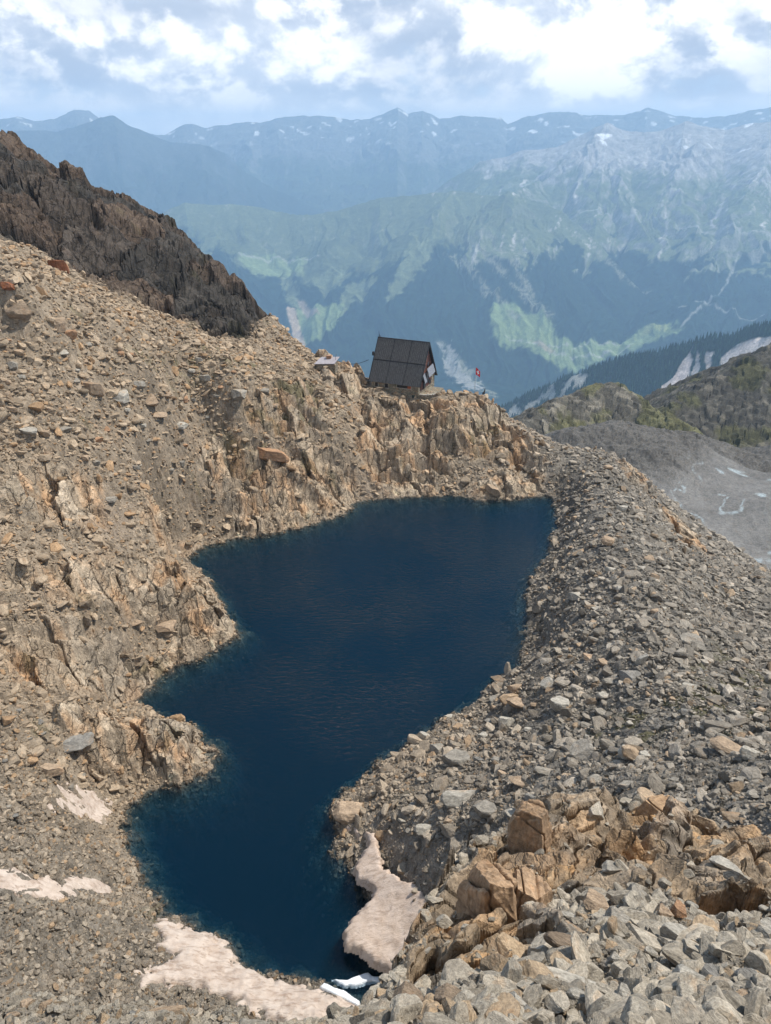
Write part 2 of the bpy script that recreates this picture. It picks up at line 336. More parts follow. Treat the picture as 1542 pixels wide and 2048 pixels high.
stream = sstep(.1, .02, np.abs(gn(X/20.+.9*fbm(X/30, Y/30, 4, 3), Y/45., 111)))*sstep(-.1, .3, fbm(X/12, Y/20, 4, 4)+.15)*outw*(X > 130)
col = mix(col, C(.19,.185,.175)*(1+.2*med+.25*big)[..., None], outw*.8)
col = mix(col, C(.36,.42,.44), stream*.8)
M_mo = np.clip(M_moss*sstep(.0, .35, fbm(X/2.6, Y/2.6, 4, 121)+.05)+.5*sstep(.45, .7, fbm(X/6, Y/6, 4, 125))*left*(isnear < .5), 0, 1)
col = mix(col, moss, M_mo*.75*(1-M_crag*.4)*(1-dist_m))
wet = sstep(.35, -.1, Z)*(LKw > -1.5)
col = mix(col, np.minimum(col*1.25, .5), sstep(1.8, .5, Z)*sstep(.2, .5, Z)*(LK < 0)*(LK > -6)*(left)*.7)
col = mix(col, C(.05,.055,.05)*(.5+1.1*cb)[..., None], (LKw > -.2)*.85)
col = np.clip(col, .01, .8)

def np_mesh(name, V, F, col=None, mat=None, smooth=False, parent=None, link=True):
    me = bpy.data.meshes.new(name)
    V = np.asarray(V, np.float32).reshape(-1, 3); F = np.asarray(F, np.int32)
    k = F.shape[1]
    me.vertices.add(len(V)); me.vertices.foreach_set('co', V.ravel())
    me.loops.add(F.size); me.loops.foreach_set('vertex_index', F.ravel())
    me.polygons.add(len(F)); me.polygons.foreach_set('loop_start', np.arange(0, F.size, k, dtype=np.int32))
    try: me.polygons.foreach_set('loop_total', np.full(len(F), k, np.int32))
    except Exception: pass
    me.update(calc_edges=True)
    me.polygons.foreach_set('use_smooth', np.full(len(F), smooth))
    if col is not None:
        a = me.color_attributes.new('albedo', 'FLOAT_COLOR', 'POINT')
        c4 = np.ones((len(V), 4), np.float32); col = np.asarray(col); c4[:, :col.shape[-1]] = col.reshape(-1, col.shape[-1]); a.data.foreach_set('color', c4.ravel())
    if mat: me.materials.append(mat)
    o = bpy.data.objects.new(name, me)
    if link: COL.objects.link(o)
    if parent: o.parent = parent
    return o
def grid_faces(n0, n1):
    i = np.arange(n0-1)[:, None]*n1+np.arange(n1-1)[None, :]
    return np.stack([i, i+1, i+n1+1, i+n1], -1).reshape(-1, 4)
# ------------------------------------------------------------------ material helper
class NT:
    def __init__(s, name, world=None):
        if world is None:
            s.m = bpy.data.materials.new(name); s.m.use_nodes = True; s.t = s.m.node_tree
        else: s.m = world; s.t = world.node_tree
        s.t.nodes.clear()
    def n(s, ty, props=None, **ins):
        nd = s.t.nodes.new(ty)
        for k, v in (props or {}).items(): setattr(nd, k, v)
        for k, v in ins.items():
            key = int(k[1:]) if k[0] == '_' and k[1:].isdigit() else k.replace('_', ' ')
            s.set(nd, key, v)
        return nd
    def set(s, nd, key, v):
        sock = nd.inputs[key]
        if isinstance(v, bpy.types.Node): s.t.links.new(v.outputs[0], sock)
        elif isinstance(v, bpy.types.NodeSocket): s.t.links.new(v, sock)
        else:
            if sock.type == 'RGBA' and hasattr(v, '__len__') and len(v) == 3: v = (*v, 1)
            sock.default_value = v
    def math(s, op, a, b=0, c=0, clamp=False):
        return s.n('ShaderNodeMath', {'operation': op, 'use_clamp': clamp}, _0=a, _1=b, _2=c).outputs[0]
    def mixc(s, f, a, b, bt='MIX'):
        nd = s.t.nodes.new('ShaderNodeMix'); nd.data_type = 'RGBA'; nd.blend_type = bt
        s.set(nd, 0, f); s.set(nd, 6, a); s.set(nd, 7, b); return nd.outputs[2]
    def ss(s, x, a, b, c=0., d=1.):
        return s.n('ShaderNodeMapRange', {'interpolation_type': 'SMOOTHSTEP'}, Value=x, From_Min=a, From_Max=b, To_Min=c, To_Max=d).outputs[0]
    def noise(s, vec, scale, detail=4, rough=.55, dist=0.):
        return s.n('ShaderNodeTexNoise', Vector=vec, Scale=scale, Detail=detail, Roughness=rough, Distortion=dist)
    def out(s, sh, vol=None):
        o = s.n('ShaderNodeOutputMaterial')
        if sh is not None: s.set(o, 'Surface', sh)
        if vol is not None: s.set(o, 'Volume', vol)
        return s.m
def V3(t, x, y, z): return t.n('ShaderNodeCombineXYZ', X=x, Y=y, Z=z).outputs[0]

def ground_mat():
    t = NT('ground_rock'); at_ = t.n('ShaderNodeAttribute', {'attribute_name': 'albedo'}); a = at_.outputs['Color']; rk_ = at_.outputs['Alpha']
    P = t.n('ShaderNodeNewGeometry').outputs['Position']
    n1 = t.noise(P, .9, 6, .65); n2 = t.noise(P, 4.5, 5, .7)
    m = t.n('ShaderNodeMapping', Vector=P, Rotation=(0, 0, R(27)), Scale=(1.3, .35, .55))
    st = t.noise(m.outputs[0], 1.8, 6, .65, .8)
    wv = t.n('ShaderNodeVectorMath', {'operation': 'MULTIPLY_ADD'}, _0=t.noise(P, .5, 4).outputs['Color'], _1=(2.2, 2.2, 2.2), _2=P)
    def cracks(sc_, rot, wd):
        mm = t.n('ShaderNodeMapping', Vector=wv, Rotation=(.25, .15, R(rot)), Scale=sc_)
        return t.ss(t.n('ShaderNodeTexVoronoi', {'feature': 'DISTANCE_TO_EDGE'}, Vector=mm, Scale=1.).outputs[0], 0, wd)
    k1 = cracks((.8, .13, .17), 27, .05); k2 = cracks((1.6, .4, .5), 20, .06)
    ck = t.math('MULTIPLY', t.math('MULTIPLY_ADD', k1, .65, .35), t.math('MULTIPLY_ADD', k2, .2, .8)); ck = t.mixc(rk_, (1, 1, 1, 1), t.n('ShaderNodeCombineColor', _0=ck, _1=ck, _2=ck).outputs[0])
    f = t.math('ADD', t.math('MULTIPLY', t.ss(n1.outputs[0], .3, .7, .74, 1.2), t.ss(n2.outputs[0], .3, .72, .7, 1.24)), t.ss(st.outputs[0], .35, .65, -.1, .1))
    c = t.mixc(1., a, t.n('ShaderNodeCombineColor', _0=f, _1=f, _2=f).outputs[0], 'MULTIPLY'); c = t.mixc(1., c, ck, 'MULTIPLY')
    c = t.mixc(t.ss(t.noise(P, .35, 5, .7).outputs[0], .52, .7, 0, .35), c, t.mixc(1., c, (1.15, .94, .76, 1), 'MULTIPLY'))
    h = t.math('ADD', t.math('MULTIPLY', n2.outputs[0], .35), t.math('ADD', n1.outputs[0], t.math('MULTIPLY', st.outputs[0], .6)))
    h = t.math('MULTIPLY_ADD', t.math('MULTIPLY', t.math('ADD', k1, t.math('MULTIPLY', k2, .3)), rk_), .9, h)
    b = t.n('ShaderNodeBump', Height=h, Strength=.8, Distance=.35)
    return t.out(t.n('ShaderNodeBsdfPrincipled', Base_Color=c, Roughness=.92, Normal=b, Specular_IOR_Level=.2))
def stone_mat(name, inst, scale=1., strata=.5):
    t = NT(name)
    if inst:
        a = t.n('ShaderNodeAttribute', {'attribute_name': 'tone', 'attribute_type': 'INSTANCER'}).outputs['Color']
    else: a = t.n('ShaderNodeObjectInfo').outputs['Color']
    P = t.n('ShaderNodeTexCoord').outputs['Object']
    rnd = t.n('ShaderNodeObjectInfo').outputs['Random']
    P = t.n('ShaderNodeVectorMath', {'operation': 'ADD'}, _0=P, _1=V3(t, t.math('MULTIPLY', rnd, 37.), t.math('MULTIPLY', rnd, 91.), 0.)).outputs[0]
    n1 = t.noise(P, 1.6*scale, 6, .65); n2 = t.noise(P, 7*scale, 5, .7)
    m = t.n('ShaderNodeMapping', Vector=P, Rotation=(.3, .25, .4), Scale=(.5, .8, 3.2))
    st = t.noise(m.outputs[0], 2.5*scale, 5, .65, .6)
    f = t.math('ADD', t.math('MULTIPLY', t.ss(n1.outputs[0], .3, .7, .78, 1.18), t.ss(n2.outputs[0], .32, .7, .72, 1.22)), t.ss(st.outputs[0], .35, .65, -.2*strata, .2*strata))
    c = t.mixc(1., a, t.n('ShaderNodeCombineColor', _0=f, _1=f, _2=f).outputs[0], 'MULTIPLY')
    c = t.mixc(t.ss(t.noise(P, .9*scale, 4, .6).outputs[0], .55, .72, 0, .55), c, t.mixc(1., c, (1.18, .94, .74), 'MULTIPLY'))
    h = t.math('ADD', t.math('MULTIPLY', n2.outputs[0], .3), t.math('ADD', t.math('MULTIPLY', n1.outputs[0], .8), t.math('MULTIPLY', st.outputs[0], .8)))
    b = t.n('ShaderNodeBump', Height=h, Strength=.75, Distance=.12/scale)
    return t.out(t.n('ShaderNodeBsdfPrincipled', Base_Color=c, Roughness=.88, Normal=b, Specular_IOR_Level=.25))
M_ground = ground_mat()
M_stone = stone_mat('scree_stone', True); M_boulder = stone_mat('boulder_stone', False)
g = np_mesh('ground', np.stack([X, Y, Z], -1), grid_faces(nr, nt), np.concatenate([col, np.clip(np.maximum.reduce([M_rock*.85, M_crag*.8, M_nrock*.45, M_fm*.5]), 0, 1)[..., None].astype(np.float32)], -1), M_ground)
g['kind'] = 'structure'
del f_c, jc, gc, g_c, gjc, n_c, njc, nrc, crc, rockc, ngr, fm_c, cellv, nc, wx, wy, k_a, kja, kjb, h_b, hjb, n_b, n_a, hja, nja, njb, Zs, ZN, LK, wob, lod, chute
mem('ground meshed')
def gz(x, y):
    """height of the finished ground"""
    r = np.hypot(x, y); a = np.arctan2(x, y)
    i = np.clip(np.interp(np.log(np.maximum(r, 1.61)), lr, np.arange(nr)), 0, nr-1.001); j = np.clip((a-th[0])/(th[1]-th[0]), 0, nt-1.001)
    i0 = i.astype(int); j0 = j.astype(int); fi = i-i0; fj = j-j0
    return (Z[i0, j0]*(1-fi)+Z[i0+1, j0]*fi)*(1-fj)+(Z[i0, j0+1]*(1-fi)+Z[i0+1, j0+1]*fi)*fj
def gidx(x, y):
    r = np.hypot(x, y); a = np.arctan2(x, y)
    i = np.clip(np.rint(np.interp(np.log(np.maximum(r, 1.61)), lr, np.arange(nr))).astype(int), 0, nr-1)
    return i, np.clip(np.rint((a-th[0])/(th[1]-th[0])).astype(int), 0, nt-1)

# ------------------------------------------------------------------ far country: valley and ranges
def crest(pts):
    P = []
    for px, py, rr in pts:
        d = ray(px, py); h = math.hypot(d[0], d[1]); P.append((math.atan2(d[0], d[1]), rr, CZ+rr*d[2]/h))
    return np.array(P)
K = 1000.
L_for = crest([(-600,1100,3.8*K),(600,1000,3.8*K),(900,890,3.8*K),(1010,812,3.6*K),(1080,778,3.6*K),(1150,747,3.5*K),(1250,717,3.45*K),(1350,692,3.4*K),(1450,668,3.3*K),(1542,650,3.2*K),(1800,600,3.1*K),(2200,560,3*K)])
L_m1 = crest([(-700,560,9.4*K),(-100,520,9.6*K),(200,480,9.8*K),(310,437,10*K),(340,418,10*K),(370,406,10*K),(420,409,10*K),(470,408,10*K),(520,414,10*K),(570,426,9.9*K),(620,431,9.8*K),(660,424,9.8*K),(700,412,9.8*K),(760,396,9.7*K),(830,389,9.7*K),(905,382,9.6*K),(960,388,9.6*K),(1030,392,9.5*K),(1080,402,9.4*K),(1130,428,9.2*K),(1200,490,8.8*K),(1280,580,8.2*K),(1350,672,7.5*K),(1420,740,7.2*K),(2300,760,7*K)])
L_m2 = crest([(-700,700,12*K),(600,520,12*K),(800,420,12*K),(860,388,12*K),(905,355,12*K),(960,322,12*K),(1005,315,12*K),(1050,300,12*K),(1110,295,12*K),(1150,277,12*K),(1190,256,12*K),(1215,248,12*K),(1245,262,12*K),(1290,268,12*K),(1330,262,12*K),(1370,246,12*K),(1400,252,12*K),(1450,262,12*K),(1490,250,12*K),(1542,243,12*K),(1700,230,12*K),(2200,250,12*K)])
L_d1 = crest([(-700,300,13.5*K),(-60,262,13.5*K),(40,262,13.5*K),(120,262,13.5*K),(170,250,13.5*K),(200,236,13.5*K),(228,233,13.5*K),(258,252,13.5*K),(300,268,13.5*K),(340,284,13.5*K),(400,288,13.5*K),(450,308,13.5*K),(490,345,13.5*K),(560,385,13.5*K),(640,420,13.5*K),(760,520,13.5*K),(2300,760,13.5*K)])
L_d2 = crest([(-700,260,17*K),(-60,245,17*K),(0,242,17*K),(35,234,17*K),(70,245,17*K),(110,240,17*K),(150,222,17*K),(178,224,17*K),(200,240,17*K),(260,262,17*K),(330,273,17*K),(365,252,17*K),(385,250,17*K),(410,258,17*K),(470,250,17*K),(490,246,17*K),(520,248,17*K),(560,237,17*K),(600,233,17*K),(640,232,17*K),(700,243,17*K),(740,240,17*K),(775,226,17*K),(795,217,17*K),(815,230,17*K),(845,223,17*K),(880,240,17*K),(935,233,17*K),(1000,236,17*K),(1015,247,17*K),(1060,232,17*K),(1100,226,17*K),(1180,232,17*K),(1250,232,17*K),(1295,216,17*K),(1350,232,17*K),(1400,240,17*K),(1450,236,17*K),(1500,222,17*K),(1542,215,17*K),(1800,230,17*K),(2300,250,17*K)])
def layer(tht, r, L, prof, back=.7):
    Rk = np.interp(tht, L[:, 0], L[:, 1]); Zk = np.interp(tht, L[:, 0], L[:, 2]); d = Rk-r
    dd = np.maximum(d, 0); drop = np.interp(dd, *prof)
    return np.where(d > 0, Zk-drop, Zk+d*back), dd, Rk
FLOOR = -1900.
SPURS = []
def far_z(tht, r, detail=True):
    tht, r = np.broadcast_arrays(tht, r); tht = tht.astype(float); r = r.astype(float)
    x = r*np.sin(tht); y = r*np.cos(tht)
    zf, df, _ = layer(tht, r, L_for, ([0, 1200, 3000], [0, 640, 1900]), .9)
    z1, d1, R1 = layer(tht, r, L_m1, ([0, 700, 2400, 4000, 9000], [0, 430, 1330, 2500, 7000]), .5)
    z2, d2, R2 = layer(tht, r, L_m2, ([0, 600, 5000, 9000], [0, 330, 2010, 6000]), .5)
    z3, d3, _ = layer(tht, r, L_d1, ([0, 2000, 9000], [0, 1300, 6000]), .4)
    z4, d4, _ = layer(tht, r, L_d2, ([0, 4000, 9000], [0, 1900, 6000]), .4)
    z0 = np.maximum(CZ-400-(r-560)*.62, FLOOR)
    if len(SPURS):
        for lay, pts, sl in SPURS:
            m = (tht > min(math.atan2(p[0], p[1]) for p in pts)-.45) & (tht < max(math.atan2(p[0], p[1]) for p in pts)+.45) & (r > 5000)
            if m.any():
                zz = np.full(x.shape, -9e9); xm, ym = x[m]+fbm(x[m]/500., y[m]/500., 3, 241)*70, y[m]
                best = np.full(xm.shape, -9e9)
                for a, b in zip(pts[:-1], pts[1:]):
                    ex, ey = b[0]-a[0], b[1]-a[1]; tt = np.clip(((xm-a[0])*ex+(ym-a[1])*ey)/(ex*ex+ey*ey), 0, 1)
                    best = np.maximum(best, a[2]+tt*(b[2]-a[2])-np.hypot(xm-a[0]-tt*ex, ym-a[1]-tt*ey)*sl)
                zz[m] = best
                if lay == 1: z1 = np.maximum(z1, zz)
                else: z2 = np.maximum(z2, zz)
    if detail:
        w = fbm(x/900., y/900., 4, 201)
        g1 = ridged(tht*9500/430.+w*.7, r/2600., 3, 203); g2 = ridged(tht*12000/600.+w*.9, r/2300., 4, 207); g3 = fbm(x/260., y/260., 4, 211)
        g4 = ridged(x/2100.+w*.3, y/2600., 5, 213)
        z1 = z1+np.minimum(d1*.14, 85)*(g1-.2)+g3*12+np.minimum(d1, 300)*.06*g4+gn(tht*9500/120., r/500., 5)*8
        z2 = z2+np.minimum(d2*.16, 120)*(g2-.25)+g3*22+g4*np.minimum(d2*.12+25, 60)
        z3 = z3+np.minimum(d3*.2+25, 200)*(g4-.1)+g3*18; z4 = z4+np.minimum(d4*.2+45, 260)*(g4-.1)+g3*22
        zf = zf+fbm(x/160., y/160., 4, 221)*16+np.minimum(df*.1, 60)*ridged(x/420., y/420., 3, 231)
        z0 = z0+fbm(x/600, y/600, 4, 233)*55
    Zs_ = np.stack([z0, zf, z1, z2, z3, z4]); return Zs_.max(0), Zs_.argmax(0)
def far_at(px, py, rmin=600):
    d = ray(px, py); h = math.hypot(d[0], d[1]); a = math.atan2(d[0], d[1]); s = d[2]/h
    r = np.geomspace(rmin, 21500, 1500); z, _ = far_z(np.full(1500, a), r, False); k = np.argmax(z > CZ+r*s)
    if k == 0: k = 1499
    return (r[k]*math.sin(a), r[k]*math.cos(a), float(z[k]))
def far_poly(pp, rmin=600): return [far_at(a, b, rmin)[:2] for a, b in pp]
def spur(lay, pp, prot, sl):
    pts = []
    for i, (a, b) in enumerate(pp):
        x, y, z = far_at(a, b, 4500); rr = math.hypot(x, y); d = ray(a, b); h_ = math.hypot(d[0], d[1])
        rr *= 1-prot*min(1, i/1.5); pts.append((rr*d[0]/h_, rr*d[1]/h_, CZ+rr*d[2]/h_))
    return (lay, pts, sl)
SPURS += [spur(2, [(1214,250),(1180,298),(1120,345),(1060,385),(1010,405)], .035, .62), spur(2, [(1290,268),(1310,330),(1370,410),(1420,520),(1390,610)], .035, .55), spur(2, [(1250,262),(1235,330),(1250,400),(1290,480)], .025, .6),
  spur(2, [(1542,250),(1530,330),(1480,420),(1420,540),(1380,640)], .05, .5), spur(2, [(1400,252),(1400,300),(1350,350)], .03, .6),
  spur(1, [(905,383),(868,450),(800,550),(715,640),(660,700)], .05, .5), spur(1, [(905,383),(950,470),(1010,570),(1060,660)], .035, .52), spur(1, [(1030,393),(1060,470),(1120,580),(1190,690)], .035, .55),
  spur(1, [(370,406),(430,470),(520,600),(560,680)], .03, .5), spur(1, [(700,412),(680,480),(640,560)], .03, .5)]
ft, fr = int(1350*Q), int(1350*Q)
fth = np.linspace(R(-44), R(44), ft); flr = np.linspace(math.log(560), math.log(21500), fr)
FT, FL = np.meshgrid(fth, flr); FR = np.exp(FL); FX = FR*np.sin(FT); FY = FR*np.cos(FT)
FZ, FI = far_z(FT, FR)
e1 = fbm(FX/500., FY/500., 5, 301); e2 = fbm(FX/130., FY/130., 4, 303); e3 = fbm(FX/45., FY/45., 3, 307)
dZ0 = np.gradient(FZ, axis=0)/np.gradient(FR, axis=0); dZ1 = np.gradient(FZ, axis=1)/(FR*(fth[1]-fth[0])); slope = np.hypot(dZ0, dZ1)
forest_c, grass_c, rock_c, scree_c, mead_c, field_c = C(.014,.03,.02), C(.135,.158,.078), C(.34,.325,.30), C(.58,.54,.49), C(.21,.27,.12), C(.42,.33,.24)
fc = np.broadcast_to(grass_c, FX.shape+(3,))*(1+.16*e2+.2*e1)[..., None]
gul = ridged(FT*9500/430.+fbm(FX/900., FY/900., 4, 201)*.7, FR/2600., 3, 203)
tree = sstep(-920, -1080, FZ+e1*230+e2*90+(.45-gul)*260)
tree = np.where(FI == 1, 1, tree); tree = np.where(FI == 3, sstep(-960, -1150, FZ+e1*260+e2*120), tree)
rockm = sstep(-520, -200, FZ+e1*170+e2*110)*(FI >= 3)+.5*sstep(.8, 1.2, slope+.3*e2)*(FI >= 2)
strk = sstep(.3, .62, gn(FT*11000/95.+e1*1.6, FR/1500., 311)+.25*e3)
fc = mix(fc, rock_c*(1+.3*e3)[..., None]*(1+.3*e2)[..., None], np.clip(rockm, 0, 1))
fc = mix(fc, scree_c*(1+.15*e3)[..., None], np.clip(strk*sstep(-1250, -700, FZ+e1*200)*sstep(-.1, .5, e1+.15)*(FI == 3)+.8*sstep(.35, .6, e2+.4*e1)*(FI == 2)*sstep(.1, .4, e3+.2*e2)*sstep(-1400, -1000, FZ)*.8, 0, 1))
fc = mix(fc, forest_c*(1+.55*e3+.2*e2)[..., None], sstep(.35, .65, tree+.5*e3)*(FI != 5)*(FI != 4))
fc = mix(fc, C(.035,.05,.045)*(1+.4*e1)[..., None], ((FI == 4)*.85)+(FI == 5)*.6)  # cloud shadow on the left range is painted into its albedo
def paint(poly, colr, soft=40, amt=1., n=45, jag=1., only=None):
    global fc
    s = sdf(FX, FY, poly, 400); m = sstep(-soft, soft, s+e2*n*jag+e3*n*.8*jag)*(s > -98)*amt
    if only is not None: m = m*(FI == only)
    fc = mix(fc, np.asarray(colr)*(1+.18*e3+.12*e2)[..., None], m)
# meadows, clearings, fields on the opposite side and the valley floor
paint(far_poly([(330,440),(400,415),(560,430),(700,420),(900,395),(1080,410),(1060,470),(960,480),(880,500),(820,520),(760,540),(690,560),(620,580),(560,560),(480,540),(430,500)]), grass_c*.95, 60, .75, 90)
paint(far_poly([(470,518),(540,512),(610,520),(605,556),(560,560),(500,545)]), mead_c, 30, .9)
for pp in [[(820,500),(870,480),(850,540),(800,600),(770,610),(790,560)],[(690,580),(730,560),(760,560),(720,600),(690,640),(670,640)],[(620,570),(680,545),(700,560),(650,600)],[(560,560),(590,575),(610,640),(595,640),(570,600)]]: paint(far_poly(pp), C(.18,.21,.11), 25, .8, 60)
paint(far_poly([(590,620),(690,618),(680,650),(640,690),(605,690)]), mead_c, 20, .9)
paint(far_poly([(572,628),(590,622),(612,688),(600,694),(588,680)]), field_c, 12, .95, 12); paint(far_poly([(592,600),(610,606),(640,640),(625,645)]), field_c*.85, 12, .9, 12)
paint(far_poly([(975,630),(1000,610),(1040,625),(1090,640),(1125,690),(1150,700),(1250,700),(1290,670),(1340,660),(1365,672),(1300,700),(1240,722),(1180,740),(1120,750),(1080,720),(1040,700),(1000,700),(985,680)], 4200), mead_c, 30, .95, 40)
paint(far_poly([(1060,690),(1090,700),(1110,712),(1085,712)], 4200), field_c*.9, 10, .7, 12); paint(far_poly([(1290,668),(1335,662),(1330,676),(1280,690)], 4200), C(.27,.3,.12), 10, .8, 12)
for a, b in [((900,520),(1030,640)),((940,500),(1085,640)),((985,500),(1098,640)),((1150,470),(1290,590)),((880,690),(950,770)),((930,740),(990,800))]:
    p, q = far_at(*a, 4000), far_at(*b, 4000); mx = [(a[0]*(1-s)+b[0]*s+3*math.sin(s*7+a[0]), a[1]*(1-s)+b[1]*s) for s in np.linspace(0, 1, 7)]
    pl = [far_at(u, v, 4000)[:2] for u, v in mx]; w = 26+np.linspace(0, 1, 1)[0]
    d = seg_dist(FX, FY, pl, False); fc = mix(fc, C(.27,.27,.2)*(1+.2*e3)[..., None], sstep(48, 12, d+e2*60+e3*80)*.8*sstep(-.5, 0, e3))
for pl in [[(880,690),(905,710),(950,770),(960,790),(930,780),(890,730)],[(1040,800),(1100,770),(1160,760),(1120,800),(1060,830)]]: paint(far_poly(pl, 2500), C(.36,.35,.31), 15, .8, 55, 1.6)
# pale landslide scar in the wooded ridge
paint(far_poly([(1318,800),(1322,780),(1345,762),(1358,735),(1383,700),(1384,725),(1370,775),(1345,800),(1330,812)], 2500), C(.56,.48,.43), 4, 1., 7)
paint(far_poly([(1392,705),(1402,710),(1395,760),(1385,790),(1380,780)], 2500), C(.5,.44,.4), 4, .9, 9); paint(far_poly([(1410,706),(1425,708),(1420,745),(1408,760)], 2500), C(.5,.44,.4), 4, .9, 9)
paint(far_poly([(1440,715),(1462,700),(1500,684),(1560,680),(1600,690),(1560,720),(1500,760),(1450,780),(1440,750)], 2500), C(.55,.48,.43), 5, 1., 7)
# roads and torrents, thin pale lines
for pl, w, rm in [([(1395,455),(1440,470),(1490,480),(1560,493)], 14, 5000), ([(1160,435),(1240,445),(1330,452),(1395,455)], 10, 5000), ([(1355,628),(1420,628),(1542,632)], 5, 4200), ([(1475,520),(1450,580),(1410,625),(1370,660),(1360,672)], 5, 4200),
                  ([(1010,682),(1060,696),(1150,704),(1240,701)], 5, 4200), ([(480,518),(560,516),(640,520)], 8, 4200), ([(1100,716),(1190,722),(1260,712)], 8, 4200)]:
    d = seg_dist(FX, FY, far_poly(pl, rm), False); fc = mix(fc, C(.42,.42,.38), sstep(w*2.4, w*.7, d+e3*14)*.6)
# snow lying in the high gullies of the far ranges
snowm = sstep(.42, .52, gn(FX/260., FY/150., 401)*.75+.35*e2+.2*e1)*sstep(-250, 160, FZ)*(FI == 5)*.8+sstep(.6, .68, gn(FX/300., FY/170., 402)+.2*e2)*sstep(-250, 0, FZ)*(FI == 3)
fc = mix(fc, C(.85,.85,.85), np.clip(snowm, 0, 1))
fc = np.clip(fc, .01, .9)
def hills_mat():
    t = NT('far_hills'); a = t.n('ShaderNodeAttribute', {'attribute_name': 'albedo'}).outputs['Color']
    P = t.n('ShaderNodeNewGeometry').outputs['Position']
    n = t.noise(P, .02, 6, .7); n2 = t.noise(P, .12, 3, .7)
    f = t.math('MULTIPLY', t.ss(n.outputs[0], .3, .7, .78, 1.22), t.ss(n2.outputs[0], .3, .7, .75, 1.25))
    c = t.mixc(1., a, t.n('ShaderNodeCombineColor', _0=f, _1=f, _2=f).outputs[0], 'MULTIPLY')
    b = t.n('ShaderNodeBump', Height=t.math('ADD', n.outputs[0], t.math('MULTIPLY', n2.outputs[0], .3)), Strength=.7, Distance=20.)
    return t.out(t.n('ShaderNodeBsdfPrincipled', Base_Color=c, Roughness=1., Normal=b, Specular_IOR_Level=0.))
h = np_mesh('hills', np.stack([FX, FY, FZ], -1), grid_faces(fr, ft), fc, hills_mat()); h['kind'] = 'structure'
del gul, tree, rockm, strk, dZ0, dZ1, slope
mem('far done')
# ------------------------------------------------------------------ water
def water_mat():
    t = NT('lake_water'); P = t.n('ShaderNodeNewGeometry').outputs['Position']
    m = t.n('ShaderNodeMapping', Vector=P, Rotation=(0, 0, R(-12)), Scale=(.55, 1.35, 1.))
    n1 = t.noise(m.outputs[0], 1.5, 4, .6, .4); n2 = t.noise(m.outputs[0], 6., 3, .6)
    calm = t.ss(t.n('ShaderNodeSeparateXYZ', Vector=P).outputs[1], 52, 72, .12, 1.)
    gust = t.ss(t.noise(P, .045, 3).outputs[0], .35, .6, .55, 1.)
    b = t.n('ShaderNodeBump', Height=t.math('ADD', n1.outputs[0], t.math('MULTIPLY', n2.outputs[0], .22)), Strength=t.math('MULTIPLY', calm, gust), Distance=.26)
    fr = t.n('ShaderNodeFresnel', IOR=1.33, Normal=b)
    gl = t.n('ShaderNodeBsdfGlossy', Color=(.8, .92, 1), Roughness=.09, Normal=b); tr = t.n('ShaderNodeBsdfTransparent', Color=(.93, .97, 1.))
    s = t.n('ShaderNodeMixShader', _0=fr, _1=tr, _2=gl)
    v = t.n('ShaderNodeVolumePrincipled', Color=(.012, .085, .2), Density=WD, Absorption_Color=(.0, .0, .0))
    ab = t.n('ShaderNodeVolumeAbsorption', Color=(.12, .5, .66), Density=.75)
    sc_ = t.n('ShaderNodeVolumeScatter', Color=(.0, .118, .172), Density=.22)
    return t.out(s, t.n('ShaderNodeAddShader', _0=ab, _1=sc_))
WD = .5
from mathutils.geometry import tessellate_polygon
def hull(P):
    P = sorted(map(tuple, P)); cr = lambda o, a, b: (a[0]-o[0])*(b[1]-o[1])-(a[1]-o[1])*(b[0]-o[0])
    def half(Q_):
        h_ = []
        for p in Q_:
            while len(h_) > 1 and cr(h_[-2], h_[-1], p) <= 0: h_.pop()
            h_.append(p)
        return h_[:-1]
    return half(P)+half(P[::-1])
# one closed body of water, its surface level and its underside below the bed
bx0, bx1, by0, by1 = -45., 60., 36., 160.
import bmesh
def boxmesh(name, lo, hi, mat):
    bm = bmesh.new(); bmesh.ops.create_cube(bm, size=1)
    for v in bm.verts: v.co = Vector([lo[i]+(hi[i]-lo[i])*(v.co[i]+.5) for i in range(3)])
    me = bpy.data.meshes.new(name); bm.to_mesh(me); bm.free(); me.materials.append(mat)
    o = bpy.data.objects.new(name, me); COL.objects.link(o); return o
hp = np.array(hull([p[:2] for p in shore])); hc = hp.mean(0)
wp = [Vector((*(p+(p-hc)/np.hypot(*(p-hc))*3.), 0)) for p in hp]
bm = bmesh.new(); top = [bm.verts.new(p) for p in wp]; bot = [bm.verts.new(p+Vector((0, 0, -16))) for p in wp]
for a, b, c in tessellate_polygon([wp]):
    try: bm.faces.new((top[a], top[b], top[c])); bm.faces.new((bot[c], bot[b], bot[a]))
    except ValueError: pass
for i in range(len(wp)): bm.faces.new((top[i], top[(i+1) % len(wp)], bot[(i+1) % len(wp)], bot[i]))
bmesh.ops.recalc_face_normals(bm, faces=bm.faces); me = bpy.data.meshes.new('lake'); bm.to_mesh(me); bm.free(); me.materials.append(water_mat())
lake = bpy.data.objects.new('lake', me); COL.objects.link(lake); lake['kind'] = 'structure'

# ------------------------------------------------------------------ haze
t = NT('mountain_air'); hz = t.out(None, t.n('ShaderNodeVolumePrincipled', Color=HZC, Density=HZD, Anisotropy=.1))
haze = boxmesh('haze', (-23*K, -3*K, -2120), (23*K, 22.6*K, 560), hz); haze['kind'] = 'stuff'; haze.display_type = 'WIRE'

